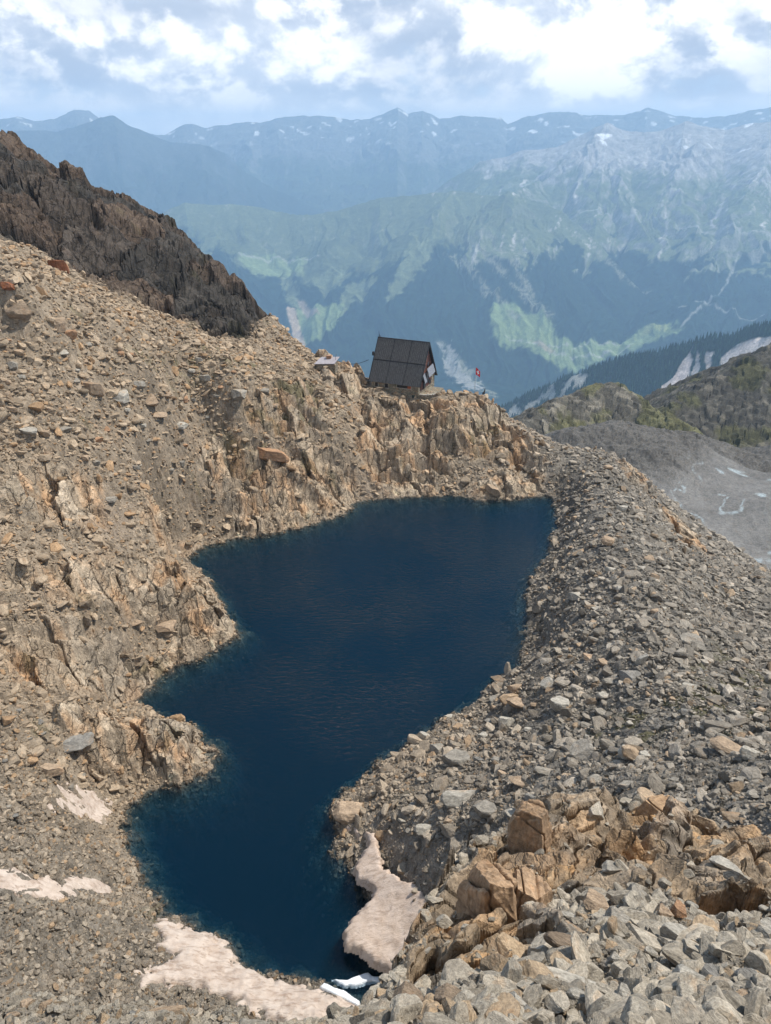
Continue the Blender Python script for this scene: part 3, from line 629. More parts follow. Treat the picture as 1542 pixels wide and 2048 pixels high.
# ------------------------------------------------------------------ sky and sun
w = bpy.data.worlds.new('World'); scene.world = w; w.use_nodes = True
t = NT('', w)
sky = t.n('ShaderNodeTexSky', {'sky_type': 'NISHITA', 'sun_disc': False, 'sun_elevation': SUN_EL, 'sun_rotation': SUN_AZ, 'altitude': 2800., 'air_density': 1., 'dust_density': 1.})
D = t.n('ShaderNodeTexCoord').outputs['Generated']; s3 = t.n('ShaderNodeSeparateXYZ', Vector=D)
az = t.math('ARCTAN2', s3.outputs[0], s3.outputs[1]); el = t.math('ARCSINE', s3.outputs[2])
def cloudcoord(kx, ky, dx=0., dy=0.): return V3(t, t.math('MULTIPLY', t.math('ADD', az, dx), kx), t.math('MULTIPLY', t.math('ADD', el, dy), ky), 2.3)
def blob(cx, cy, rx, ry, amp):
    """a cloud bank around a compass direction and height"""
    d = ray(cx, cy); a0 = math.atan2(d[0], d[1]); e0 = math.atan2(d[2], math.hypot(d[0], d[1]))
    u = t.math('DIVIDE', t.math('SUBTRACT', az, a0), rx/FPX); v = t.math('DIVIDE', t.math('SUBTRACT', el, e0), ry/FPX)
    q = t.math('ADD', t.math('MULTIPLY', u, u), t.math('MULTIPLY', v, v))
    return t.math('MULTIPLY', t.math('POWER', 2.718, t.math('MULTIPLY', q, -1.)), amp)
def field(dx, dy):
    a_ = t.noise(cloudcoord(9., 12.5, dx, dy), 1., 10, .55, .25).outputs[0]; b_ = t.noise(cloudcoord(38., 58., dx, dy), 1., 6, .6, .2).outputs[0]
    return t.math('ADD', a_, t.math('MULTIPLY', t.math('SUBTRACT', b_, .5), .16))
f0 = field(0, 0); f1 = field(.012, .020)
bank = 0.
for b in BLOBS: bank = t.math('ADD', bank, blob(*b))
dens = t.math('ADD', f0, t.math('MULTIPLY', bank, .22))
lit = t.ss(t.math('SUBTRACT', f0, f1), -.07, .10)                # the side of each cloud that faces the sun
thick = t.noise(cloudcoord(4., 12.), 1., 5, .55).outputs[0]
grey_ = t.mixc(t.ss(thick, .35, .65), CG1, CG2)
ccol = t.mixc(lit, grey_, CW)
ccol = t.mixc(t.ss(t.math('ADD', dens, t.math('MULTIPLY', lit, .1)), .56, .82), ccol, CB)
ccol = t.mixc(t.math('MULTIPLY', t.ss(el, .012, .05, .8, 0), t.ss(thick, .3, .6, .55, 1.)), ccol, CH)             # low clouds far off are pale and flat
skyc = t.mixc(1., sky.outputs[0], (SKYS, SKYS, SKYS), 'MULTIPLY')
skyc = t.mixc(.6, skyc, CBL)
vis = t.mixc(t.ss(dens, .26, .45, .3, 1.), skyc, ccol)
# overhead the deck closes and turns neutral grey
hi_c = t.math('MAXIMUM', t.ss(el, .85, 1.25), t.ss(s3.outputs[1], .05, -.4))
over = t.mixc(t.math('MULTIPLY', t.ss(t.noise(D, 3., 5).outputs[0], .38, .58), t.math('MULTIPLY_ADD', hi_c, .92, .08)), (.09, .21, .42), (.65, .64, .62))
fin = t.mixc(t.ss(el, .16, .36), vis, over)
bg = t.n('ShaderNodeBackground', Color=fin, Strength=1.)
wo = t.n('ShaderNodeOutputWorld', Surface=bg)
w.cycles.sampling_method = 'MANUAL'; w.cycles.sample_map_resolution = 1024

sl = bpy.data.lights.new('sun', 'SUN'); sl.energy = SUN_E; sl.angle = SUN_ANG; sl.color = (1, .95, .87)
so = bpy.data.objects.new('sun', sl); COL.objects.link(so)
sd_ = Vector((math.sin(SUN_AZ)*math.cos(SUN_EL), math.cos(SUN_AZ)*math.cos(SUN_EL), math.sin(SUN_EL)))
so.rotation_euler = sd_.to_track_quat('Z', 'Y').to_euler(); so.location = (0, 0, 300)

cam = bpy.data.cameras.new('camera'); co = bpy.data.objects.new('camera', cam); COL.objects.link(co); scene.camera = co
co.location = (0, 0, CZ); co.rotation_euler = (R(90)-PITCH, 0, 0)
cam.sensor_fit = 'VERTICAL'; cam.sensor_height = 24; cam.lens = 24*FPX/2048; cam.clip_start = .1; cam.clip_end = 200000
vs = scene.view_settings; vs.view_transform = 'Standard'; vs.look = 'None'; vs.exposure = EXPO; vs.gamma = 1; vs.use_curve_mapping = False
scene.render.engine = 'CYCLES'; cy = scene.cycles
cy.use_denoising = True; cy.denoiser = 'OPENIMAGEDENOISE'; cy.denoising_input_passes = 'RGB_ALBEDO_NORMAL'
cy.max_bounces = 4; cy.diffuse_bounces = 2; cy.glossy_bounces = 2; cy.transmission_bounces = 2; cy.volume_bounces = 2; cy.transparent_max_bounces = 6
cy.sample_clamp_direct = 6; cy.sample_clamp_indirect = 4; cy.use_adaptive_sampling = True; cy.adaptive_threshold = .02; cy.caustics_reflective = False; cy.caustics_refractive = False
# ------------------------------------------------------------------ stones
def ico(sub):
    bm = bmesh.new(); bmesh.ops.create_icosphere(bm, subdivisions=sub, radius=1)
    bm.verts.ensure_lookup_table(); V = np.array([v.co[:] for v in bm.verts]); F = np.array([[v.index for v in f.verts] for f in bm.faces]); bm.free(); return V, F
ICO = {k: ico(k) for k in (2, 3, 4, 5, 6)}
def stone_verts(seed, sub=3, cuts=13, flat=.62, rough=.03, strata=0.):
    r = np.random.default_rng(seed); V, F = ICO[sub]; V = V.copy()
    nrm = r.normal(size=(cuts, 3)); nrm /= np.linalg.norm(nrm, axis=1)[:, None]
    nrm = np.vstack([nrm, [[.08, .05, .99], [-.05, .1, -.99]]]); dist = np.r_[r.uniform(.45, .88, cuts), flat*r.uniform(.75, 1), flat]
    for n_, d_ in zip(nrm, dist):
        k = V@n_-d_; V = V-np.maximum(k, 0)[:, None]*n_
    if rough and sub > 2:
        o = r.uniform(-50, 50, 3)
        dsp = np.array([mnoise.fractal(Vector(v*2.2+o), .8, 2.1, 3)+(.7*abs(mnoise.noise(Vector((v[0]*1.2+o[0], v[1]*1.2, v[2]*7+v[0]*1.5))))*strata if strata else 0) for v in V])
        V = V*(1+rough*dsp)[:, None]
    V = V/np.abs(V[:, 0]).max(); return V, F
def stone_mesh(name, mat, *a, **k):
    V, F = stone_verts(*a, **k); o = np_mesh(name, V, F, None, mat, False, link=False); return o
protos = bpy.data.collections.new('stone_shapes')
for k in range(14):
    protos.objects.link(stone_mesh('stone_shape', M_stone, 100+k, 3 if k % 2 else 2, 11+k % 5, [.35, .5, .65, .45][k % 4], .05))

protos2 = bpy.data.collections.new('stone_shapes_fine')
for k in range(12): protos2.objects.link(stone_mesh('stone_shape', M_stone, 200+k, 4, 11+k % 5, [.35, .5, .7, .45][k % 4], .07, .5))
def scatter(name, P, S, RT, T, protos_, mat=None):
    """one object that carries many stones (or trees) on its points"""
    me = bpy.data.meshes.new(name); n = len(P)
    me.vertices.add(n); me.vertices.foreach_set('co', np.asarray(P, np.float32).ravel())
    for nm, arr, ty in (('size', S, 'FLOAT_VECTOR'), ('turn', RT, 'FLOAT_VECTOR')):
        a = me.attributes.new(nm, ty, 'POINT'); a.data.foreach_set('vector', np.asarray(arr, np.float32).ravel())
    a = me.attributes.new('tone', 'FLOAT_COLOR', 'POINT'); c4 = np.ones((n, 4), np.float32); c4[:, :3] = T; a.data.foreach_set('color', c4.ravel())
    o = bpy.data.objects.new(name, me); COL.objects.link(o)
    ng = bpy.data.node_groups.new(name, 'GeometryNodeTree')
    ng.interface.new_socket('Geometry', in_out='INPUT', socket_type='NodeSocketGeometry'); ng.interface.new_socket('Geometry', in_out='OUTPUT', socket_type='NodeSocketGeometry')
    N_ = ng.nodes; L = ng.links; i = N_.new('NodeGroupInput'); u = N_.new('NodeGroupOutput'); ip = N_.new('GeometryNodeInstanceOnPoints'); mp = N_.new('GeometryNodeMeshToPoints')
    ci = N_.new('GeometryNodeCollectionInfo'); ci.inputs['Collection'].default_value = protos_; ci.inputs['Separate Children'].default_value = True; ci.inputs['Reset Children'].default_value = True
    def attr(nm, ty='FLOAT_VECTOR'):
        a_ = N_.new('GeometryNodeInputNamedAttribute'); a_.data_type = ty; a_.inputs['Name'].default_value = nm; return a_.outputs['Attribute']
    er = N_.new('FunctionNodeEulerToRotation')
    L.new(i.outputs[0], mp.inputs[0]); L.new(mp.outputs[0], ip.inputs['Points']); L.new(ci.outputs[0], ip.inputs['Instance']); ip.inputs['Pick Instance'].default_value = True
    ix = N_.new('FunctionNodeRandomValue'); ix.data_type = 'INT'
    for s_ in ix.inputs:
        if s_.name == 'Max' and s_.type == 'INT': s_.default_value = len(protos_.objects)-1
        if s_.name == 'Min' and s_.type == 'INT': s_.default_value = 0
    L.new([q for q in ix.outputs if q.type == 'INT'][0], ip.inputs['Instance Index'])
    L.new(attr('turn'), er.inputs[0]); L.new(er.outputs[0], ip.inputs['Rotation']); L.new(attr('size'), ip.inputs['Scale']); L.new(ip.outputs[0], u.inputs[0])
    md = o.modifiers.new('stones', 'NODES'); md.node_group = ng
    return o
def powlaw(n, lo, hi, p):
    u = rng.random(n); a = 1-p; return (lo**a+u*(hi**a-lo**a))**(1/a)
n = int(540000)
a_ = rng.uniform(R(-42), R(42), n); l_ = rng.uniform(math.log(4), math.log(330), n)**1.0; r_ = np.exp(l_)
x_ = r_*np.sin(a_); y_ = r_*np.cos(a_)
def screen(x, y, z):
    yy = y*CP-(z-CZ)*SP; vv = y*SP+(z-CZ)*CP
    return 771+x/yy*FPX, 1024-vv/yy*FPX
z_ = gz(x_, y_); px_, py_ = screen(x_, y_, z_)
ii, jj = gidx(x_, y_)
keep = (px_ > -90) & (px_ < 1632) & (py_ < 2200) & (LKw[ii, jj] < 3.5) & ((LKw[ii, jj] < .3) | (rng.random(n) < .25))
rockish = np.maximum.reduce([M_rock[ii, jj], M_crag[ii, jj]*1.1, M_nrock[ii, jj]])
keep &= rng.random(n) > rockish*np.where(r_ < 46, .975, .92)
keep &= rng.random(n) > M_fine[ii, jj]*.15
keep &= (r_ < 250) | (rng.random(n) < .5)
nearp = isnear[ii, jj] > .5
size = powlaw(n, np.maximum(.0030*r_, .05), np.where(nearp, np.where(a_ < -.1, .42, np.minimum(.12*r_, 1.25)), 2.4), np.where(nearp, 2.6, 3.1))
size *= 1-.3*M_fine[ii, jj]
size = np.where((a_ < R(-8)) & (r_ > 30) & (r_ < 72), np.minimum(size, .75), size)
size = np.where(LKw[ii, jj] > -1, np.minimum(size, .6), size)
# denser heaps of big blocks on the moraine crest and in boulder streams
grit = sstep(.1, .45, fbm(x_/7., y_/7., 3, 131)); keep &= rng.random(n) < (.62+.5*sstep(-.2, .3, med[ii, jj]))*(1-.75*grit*(~nearp)*(a_ > -.05)*(M_fine[ii, jj] < .3))*np.where(a_ < -.05, 1., .8)
# keep the snow bare
snow_xy = {k: [tuple(at(a, b, True)[0][:2]) for a, b in v] for k, v in snow_px.items()}
for k in 'abc': keep &= ~(inside(x_, y_, snow_xy[k]) & (r_ > 36))
x_, y_, z_, r_, size, nearp, ii, jj = [q[keep] for q in (x_, y_, z_, r_, size, nearp, ii, jj)]
n = len(x_); mem('stones %d' % n)
zone = np.where(nearp[:, None], C(.345,.30,.235), base[ii, jj]*C(1.06,1.02,.97))
zone = np.where((r_ > 260)[:, None], C(.18,.17,.155), zone)
tn = zone*rng.lognormal(.16, .29, n)[:, None]
w_ = rng.random(n)[:, None]
lf = left[ii, jj][:, None]
tn = np.where(w_ < .09+.05*lf, tn*C(1.08, .92, .76), np.where(w_ > .86-.1*(1-lf), tn*C(.84,.85,.86), tn))
tn = np.clip(tn*(1-.55*(LKw[ii, jj] > -.3))[:, None],   .02, 1.); tn = tn/np.maximum(1, tn.max(-1, keepdims=True)/.42)
fl = rng.uniform(.4, .95, n)
S_ = np.stack([size*.5*rng.uniform(.8, 1.3, n), size*.5*rng.uniform(.6, 1., n), size*.5*fl], -1)
tilt = np.where(rng.random(n) < .25, .8, .3)
RT_ = np.stack([rng.normal(0, 1, n)*tilt, rng.normal(0, 1, n)*tilt, rng.uniform(0, 6.28, n)], -1)
P3 = np.stack([x_, y_, z_+size*.5*fl*.25], -1); hi_ = r_ < 46
sc = scatter('scree', P3[~hi_], S_[~hi_], RT_[~hi_], tn[~hi_], protos); sc['kind'] = 'stuff'
sc = scatter('rubble', P3[hi_], S_[hi_], RT_[hi_], tn[hi_], protos2); sc['kind'] = 'stuff'

# ------------------------------------------------------------------ boulders one can tell apart
LO = [stone_mesh('boulder', M_boulder, 300+k, 4, 11+k % 4, [.45, .6, .75][k % 3], .07, .5).data for k in range(8)]
HI = [stone_mesh('boulder', M_boulder, 400+k, 5, 12+k % 5, [.5, .62, .42, .7][k % 4], .06, .25).data for k in range(9)]
G, G2, PG, BR, OR, TN, RU, DG = (.29,.26,.215), (.225,.21,.185), (.40,.365,.305), (.22,.165,.115), (.40,.24,.14), (.38,.28,.19), (.24,.1,.05), (.15,.14,.12)
placed = []; mem('shapes')
def boulder(px, py, wp_, hp_, colr, label, me=None, far=True, roll=None, group=None, tall=0.):
    p, t_ = at(px, py+hp_*.25, far); dep = math.asin(-ray(px, py)[2]/np.linalg.norm(ray(px, py)))
    m = t_/FPX*math.sqrt(1+((px-771)/FPX)**2+((py-1024)/FPX)**2)*.93
    m = t_/FPX*1.04
    w = wp_*m; h = hp_*m; depth = min(w*.8, h/math.sin(dep)*.75)
    hz = max((h-depth*math.sin(dep)*.8)/math.cos(dep), .34*min(w, depth*1.2), tall*w)
    if me is None: me = random.choice(HI if t_ < 45 else LO)
    o = bpy.data.objects.new('boulder', me); COL.objects.link(o)
    fl = max(abs(v.co.z) for v in me.vertices)
    o.scale = (w/2, depth/2, hz/2/fl); gzv = float(gz(np.array([p[0]]), np.array([p[1]]))[0])
    o.location = (p[0], p[1], gzv+hz*.22)
    o.rotation_euler = (random.uniform(-.12, .12), roll if roll is not None else random.uniform(-.18, .18), -math.atan2(p[0], p[1])+random.uniform(-.25, .25))
    f_ = random.uniform(.92, 1.08); o.color = (*[c_*f_ for c_ in colr], 1); o['label'] = label; o['category'] = 'boulder'
    if group: o['group'] = group
    placed.append((px, py, max(wp_, hp_))); return o
for a in [
 (1170,1500,62,54,G,'large squarish grey boulder standing alone in the middle of the moraine slope'),
 (920,1588,84,54,PG,'broad pale rounded boulder on the moraine above the right snow slab'),
 (971,1612,50,46,G,'round grey boulder just right of the broad pale one on the moraine'),
 (850,1653,48,36,PG,'pale lone boulder lying on brown grit above the right snow slab'),
 (913,1512,60,56,G,'tall grey faceted boulder on the moraine close to the narrow part of the lake'),
 (1119,1406,46,44,PG,'pale triangular boulder with a flat face on the moraine'),
 (1455,1498,72,40,TN,'long pointed tan boulder leaning left near the right edge, on the moraine'),
 (1500,1508,48,42,PG,'pale blunt boulder behind the long pointed tan one near the right edge'),
 (1388,1288,58,28,G,'low wedge shaped boulder with shaded underside on the moraine crest'),
 (1253,1506,36,36,PG,'small pale rounded boulder right of the large squarish grey one'),
 (1283,1318,16,38,PG,'narrow white slab standing tilted on the moraine crest',None,True,.5),
 (1012,1441,32,34,PG,'small pale pointed boulder on the lakeward moraine slope'),
 (1034,1401,44,30,TN,'tan boulder with a pointed top near the right lake shore'),
 (1096,1369,32,34,PG,'small light rounded block on the moraine, above the pale triangular boulder'),
 (1152,1362,14,46,G2,'narrow blue grey upright slab on the moraine',None,True,.1),
 (1090,1542,50,24,G,'flat oval grey boulder below the large squarish one'),
 (1196,1552,44,30,G,'grey block just below the large squarish boulder'),
 (1210,1383,32,24,PG,'smooth pale boulder beside dark slabs on the moraine crest'),
 (1255,1345,48,38,G2,'dark grey slab leaning on the moraine crest'),
 (1060,1608,30,44,G2,'upright blue grey boulder above the orange outcrop'),
 (1026,1618,34,28,PG,'pale boulder left of the upright blue grey one above the outcrop'),
 (1038,1562,46,24,TN,'flat tan slab on the moraine above the outcrop'),
 (1160,1590,44,18,PG,'long white slab lying at the top edge of the orange outcrop'),
 (700,1617,66,52,TN,'tan wedge shaped boulder jutting into the lake at the right shore'),
 (720,1740,38,22,PG,'pale boulder at the water beside the right snow slab'),
 (997,1352,32,20,BR,'brown boulder half in the water on the right shore'),
 (1030,1375,30,26,TN,'tan boulder on the right shore next to the brown one'),
 (850,1470,26,22,PG,'small pale boulder right at the right waterline'),
 (538,898,80,44,OR,'big orange boulder perched on the ledge over the left lake cliff',None,True,.12),
 (326,1251,54,24,TN,'flat topped tan boulder on the left terrace'),
 (272,1242,36,18,TN,'low tan boulder left of the flat topped one on the left terrace'),
 (148,1478,78,48,G2,'large split grey boulder on scree above the left snow patch'),
 (98,1530,54,42,TN,'tan rounded slab left of the upper snow patch, on scree'),
 (118,532,36,38,RU,'dark rusty boulder at the foot of the dark crag'),
 (14,572,36,20,RU,'rusty red slab at the left edge of the photo'),
 (40,618,50,44,BR,'brown block on the slope below the rusty slab'),
 (118,648,40,32,TN,'light tan boulder high on the left slope'),
 (142,668,36,28,OR,'orange tinted boulder just below a light tan one on the left slope'),
 (475,794,38,28,G,'grey rounded boulder on the slope left of the hut'),
 (302,799,40,28,TN,'tan angular boulder in the middle of the left scree'),
 (243,788,44,30,PG,'pale grey flat boulder in the middle of the left scree'),
 (184,772,46,40,TN,'tall tan boulder left of the pale grey flat one'),
 (318,832,34,18,TN,'small tan slab under the angular boulder in the left scree'),
 (362,851,32,22,PG,'pale slab below the middle of the left scree'),
 (58,862,40,16,PG,'flat pale slab at the far left below the path'),
 (222,996,28,20,G,'grey slab beside the left rock band'),
 (132,860,30,16,G,'small grey slab on the left scree, low'),
 (985,984,34,28,TN,'rounded tan boulder by the far lake shore under the hut knoll'),
 (1215,1085,32,26,TN,'tan block on the far moraine crest'),
 (1150,1190,34,26,PG,'pale block on the lakeward side of the moraine'),
 (905,1768,40,34,PG,'light grey block between the right snow slab and the outcrop'),
]: boulder(*a)
for a in [
 (1271,1797,68,62,G,'big blocky grey boulder in the right foreground scree'),
 (1233,1842,66,48,G,'grey cracked boulder below the big blocky one in the foreground'),
 (1380,1866,112,60,PG,'long pale boulder with a sharp underside in the right foreground'),
 (1474,1876,84,60,PG,'pale knobbly boulder right of the long pale one, foreground'),
 (1366,1908,100,24,G,'flat grey slab lying under the long pale boulder'),
 (1125,1952,165,72,PG,'largest flat slab in the foreground, pale and broad'),
 (1072,2010,105,66,G2,'blue grey slab tilted against the largest flat slab',None,False,-.35),
 (1380,1968,106,58,PG,'rough pale boulder near the lower right corner'),
 (1508,1960,80,62,G2,'big grey boulder at the right edge of the foreground'),
 (1436,1962,76,36,G2,'dark grey pointed slab between two pale foreground boulders'),
 (1447,1745,68,34,PG,'flat pale slab lying on the orange outcrop at the right'),
 (1386,1732,66,24,PG,'thin light slab left of the flat pale one on the orange outcrop'),
 (1222,1750,46,40,G,'grey cube shaped boulder on the orange outcrop'),
 (1285,1750,44,34,G,'small grey boulder beside the cube shaped one on the outcrop'),
 (1032,2000,48,50,PG,'small whitish boulder beside the blue grey tilted slab'),
 (1160,1994,54,34,PG,'pale triangular stone under the largest flat slab'),
 (906,2002,84,62,BR,'brown square block at the bottom edge left of centre of the foreground'),
 (815,2000,72,84,BR,'tall brown striped boulder at the lower tip of the outcrop',None,False,.2,None,.9),
 (1142,1862,98,38,TN,'layered tan slab in the middle of the foreground'),
 (1145,1845,54,18,PG,'slim white slab lying on the layered tan one'),
 (1515,2032,50,26,RU,'rusty red block in the lower right corner'),
 (1432,2026,74,46,G,'grey block at the bottom edge near the lower right corner'),
 (1190,1812,62,42,TN,'rounded tan boulder left of the big blocky grey one'),
 (1322,1826,40,44,TN,'tan folded boulder right of the big blocky grey one'),
 (1355,1822,36,40,OR,'orange brown boulder right of the tan folded one'),
 (1155,1905,140,46,BR,'broad brown slab behind the largest flat slab'),
 (1000,1945,92,30,G,'flat grey slab at the foot of the great split boulder'),
 (1250,1985,60,44,PG,'pale rounded stone at the bottom of the foreground'),
 (1330,2030,70,44,G,'grey rounded block at the bottom edge of the foreground'),
 (1542,1870,60,40,PG,'white block cut by the right edge of the photo'),
 (960,2038,90,36,G,'low grey slab at the very bottom edge, right of the brown block'),
 (742,2030,50,56,G,'speckled grey boulder at the bottom edge beside the snow tip'),
 (600,2035,70,40,G,'grey block at the bottom edge by the lower snowfield'),
 (500,2030,80,44,G,'broad grey block at the bottom left of the lower snowfield'),
 (330,2034,90,34,TN,'long tan slab at the bottom edge, left part'),
 (160,2030,110,36,PG,'wide pale slab at the bottom left edge'),
]: boulder(*a[:7], False, *a[8:]) if len(a) > 7 else boulder(*a, far=False)
mem('named')
regions = [([(880,1440),(1100,1300),(1400,1330),(1542,1400),(1542,1640),(1300,1600),(1000,1640),(820,1660),(760,1600)], 75, (16, 34), [G, PG, G, G2, TN], 'angular block among many others on the moraine slope right of the lake', 'blocks on the moraine', True),
 ([(1120,1000),(1220,930),(1270,1000),(1330,1120),(1400,1280),(1200,1330),(1080,1280),(1120,1150)], 40, (12, 24), [G, TN, PG], 'block among others along the far moraine crest', 'blocks on the far moraine crest', True),
 ([(20,620),(250,700),(480,720),(560,800),(420,860),(380,960),(150,920),(0,900)], 60, (12, 26), [TN, TN, PG, OR, G], 'angular block among many others on the wide left scree slope', 'blocks on the left scree', True),
 ([(0,1400),(120,1420),(200,1560),(80,1620),(0,1640)], 14, (12, 24), [TN, G, G2], 'block among others on the scree at the left edge', 'blocks at the left edge', True),
 ([(1100,1830),(1542,1800),(1542,2048),(960,2048),(1010,1960)], 46, (24, 46), [G, PG, G2, PG, TN], 'angular stone among many others in the right foreground boulder field', 'stones in the foreground', False),
 ([(20,2015),(600,2030),(600,2048),(20,2048)], 14, (30, 50), [G, TN, G2], 'stone among others along the bottom left edge', 'stones along the bottom left edge', False)]
for pg_, cnt, (lo, hi), cols, lab, grp, far in regions:
    P_ = np.array(pg_); k = tries = 0
    while k < cnt and tries < 4000:
        tries += 1; u = rng.uniform(P_[:, 0].min(), P_[:, 0].max()); v = rng.uniform(P_[:, 1].min(), P_[:, 1].max())
        if not inside(np.array([u]), np.array([v]), pg_)[0]: continue
        s_ = lo+(hi-lo)*rng.random()**2.2
        if any(abs(u-q[0]) < (s_+q[2])*.42 and abs(v-q[1]) < (s_+q[2])*.36 for q in placed): continue
        boulder(u, v, s_, s_*rng.uniform(.55, .95), random.choice(cols), lab, far=far, group=grp); k += 1
mem('boulders')

# great split boulder and the pinnacle of the outcrop: bedrock blocks standing proud
def block(px, py, t_, sc_, rot, seed, planes, colr, name, label):
    V, F = ICO[6]; V = V.copy()
    for nx, ny, nz, d_ in planes:
        q = Vector((nx, ny, nz)).normalized(); q = np.array(q); k = V@q-d_; V = V-np.maximum(k, 0)[:, None]*q
    o_ = np.array([seed*3.1, seed*1.7, 0])
    d1 = np.array([mnoise.fractal(Vector(v*1.8+o_), .8, 2.1, 4) for v in V])
    crackc = V[:, 0]*.9+V[:, 1]*.25+.10*np.sin(V[:, 2]*5+seed)+.06*np.sin(V[:, 2]*13)
    dd = sum(-.17*np.exp(-((crackc-c0)/.035)**2) for c0 in (.32, .58, -.35)); grooves = -.035*np.abs(np.array([mnoise.noise(Vector((v[0]*6+v[2]*.8, v[1]*6, v[2]*.9+seed))) for v in V]))*2
    V = V*(1+.05*d1+dd+grooves)[:, None]
    o = np_mesh(name, V, F, None, M_boulder, False); o.scale = sc_; o.location = PT(px, py, t_); o.rotation_euler = rot; o.color = (*colr, 1)
    o['label'] = label; o['category'] = 'boulder'; return o
block(988,1835,26.3,(1.45,1.3,2.9),(.1,-.08,.25),2,[(-1,-.35,.12,.5),(-.4,-1,.25,.52),(.9,-.5,.35,.62),(.3,.2,1,.72),(1,.6,.1,.7),(-.8,.1,.9,.78),(.15,-.8,.75,.7)],(.34,.225,.135),'boulder','great split orange boulder rising at the edge of the foreground outcrop')
block(1050,1815,26.2,(1.,1.,1.7),(.05,.1,-.3),7,[(-1,-.2,.1,.55),(.2,-1,.35,.5),(.9,-.4,.4,.55),(.3,.1,1,.6)],(.37,.25,.155),'boulder','lighter rounded shoulder block leaning right of the great split boulder')
block(1070,1668,31.5,(1.15,1.1,1.7),(.05,.05,.5),4,[(-1,-.5,.3,.6),(.5,-1,.45,.55),(1,-.2,.5,.6),(0,.2,1,.8)],(.3,.2,.12),'boulder','pointed brown pinnacle at the top of the foreground outcrop')
block(1330,1640,38.2,(1.5,1.2,1.3),(.05,.1,.2),9,[(-1,-.3,.3,.6),(.2,-1,.35,.5),(1,-.2,.5,.6),(.1,.2,1,.6)],(.36,.235,.135),'boulder','orange ribbed knob on the far right edge of the outcrop')
# ------------------------------------------------------------------ snow
def snow_mat(name, c1, c2, streak=1.):
    t = NT(name); P = t.n('ShaderNodeNewGeometry').outputs['Position']
    m = t.n('ShaderNodeMapping', Vector=P, Rotation=(0, 0, R(-14)), Scale=(.5, 1.5, 1.))
    n1 = t.noise(m.outputs[0], 1.6, 6, .7, .5); n2 = t.noise(P, .9, 5, .6); n3 = t.noise(P, 7., 4, .7)
    c = t.mixc(t.ss(n2.outputs[0], .35, .68), c1, c2); c = t.mixc(t.ss(n1.outputs[0], .47, .66, 0, .85*streak), c, (.33, .24, .18))
    c = t.mixc(t.ss(n3.outputs[0], .62, .75, 0, .45), c, (.3, .24, .2))
    h = t.math('ADD', n1.outputs[0], t.math('MULTIPLY', n3.outputs[0], .3))
    return t.out(t.n('ShaderNodeBsdfPrincipled', Base_Color=c, Roughness=.7, Normal=t.n('ShaderNodeBump', Height=h, Strength=.8, Distance=.18), Specular_IOR_Level=.3))
M_snow = snow_mat('old_snow', (.60,.505,.425), (.50,.40,.325)); M_snow2 = snow_mat('pink_snow', (.62,.50,.41), (.52,.40,.31), .8); M_ice = snow_mat('clean_ice', (.85,.88,.9), (.75,.8,.85), .1)
def sheet(name, poly, ztop, zbot, step, mat, edge=.4, jag=.25, seed=0, parent=None):
    P = np.array([p[:2] for p in poly]); xs = np.arange(P[:, 0].min()-1, P[:, 0].max()+1, step); ys = np.arange(P[:, 1].min()-1, P[:, 1].max()+1, step)
    x, y = np.meshgrid(xs, ys); s = sdf(x, y, poly, 5)+fbm(x/1.4, y/.8, 4, 500+seed)*jag
    inn = s > 0; cell = inn[:-1, :-1] | inn[1:, :-1] | inn[:-1, 1:] | inn[1:, 1:]
    k = np.clip(s/edge, 0, 1); top = ztop(x, y); bot = zbot(x, y); zt = bot+(top-bot)*np.sqrt(1-(1-k)**2)
    F = grid_faces(*x.shape)[cell.ravel()]; n_ = x.size
    V = np.vstack([np.stack([x, y, zt], -1).reshape(-1, 3), np.stack([x, y, bot-.002], -1).reshape(-1, 3)])
    F = np.vstack([F, F[:, ::-1]+n_]); us, inv = np.unique(F, return_inverse=True)
    o = np_mesh(name, V[us], inv.reshape(F.shape), None, mat, True, parent); return o
def smooth_gz(x, y, k=.6):
    z = 0
    for dx, dy in ((0, 0), (k, 0), (-k, 0), (0, k), (0, -k)): z = z+gz(x+dx, y+dy)
    return z/5
def land_snow(key, label, th_, step=.16, mat=None):
    o = sheet('snow_patch', snow_xy[key], lambda x, y: smooth_gz(x, y)+th_+fbm(x/2.5, y/1.6, 4, 7)*.16, lambda x, y: smooth_gz(x, y)-.25, step, mat or M_snow, 1.1, .9, ord(key[0]))
    o['label'] = label; o['category'] = 'snow patch'; return o
land_snow('a', 'small dirty white snow patch on the left scree, upper of the two at the left', .22)
land_snow('b', 'long dirty snow patch reaching the left edge of the photo', .22)
land_snow('c', 'pinkish snowfield along the lower left shore of the lake', .45)
rim = sheet('ice_rim', [tuple(PZ(a, b, .75)[:2]) for a, b in [(636,1976),(648,1966),(690,1982),(722,2003),(716,2014)]], lambda x, y: 0*x+.95, lambda x, y: 0*x+.1, .08, M_ice, .12, .08, 3)
rim.name = 'ice_slab'; rim['label'] = 'clean white strip of ice along the water edge of the lower snowfield'; rim['category'] = 'ice'
zpt = [(733,1660,2.6),(770,1740,3.4),(848,1790,4.9),(690,1885,1.9),(785,1945,2.3),(835,1930,3.4),(710,1730,2.1),(748,1790,2.6),(840,1860,4.)]
pz_w = [PZ(*q) for q in zpt]; ZT = RBF([tuple(q) for q in pz_w], 2.)
zof = lambda a, b: min(zpt, key=lambda q: (q[0]-a)**2+(q[1]-b)**2)[2]
d_poly = []
for a, b in snow_px['d']:
    zz = 2.8
    for _ in range(6): q = PZ(a, b, zz); zz = float(ZT(q[0], q[1]))
    d_poly.append(tuple(q[:2]))
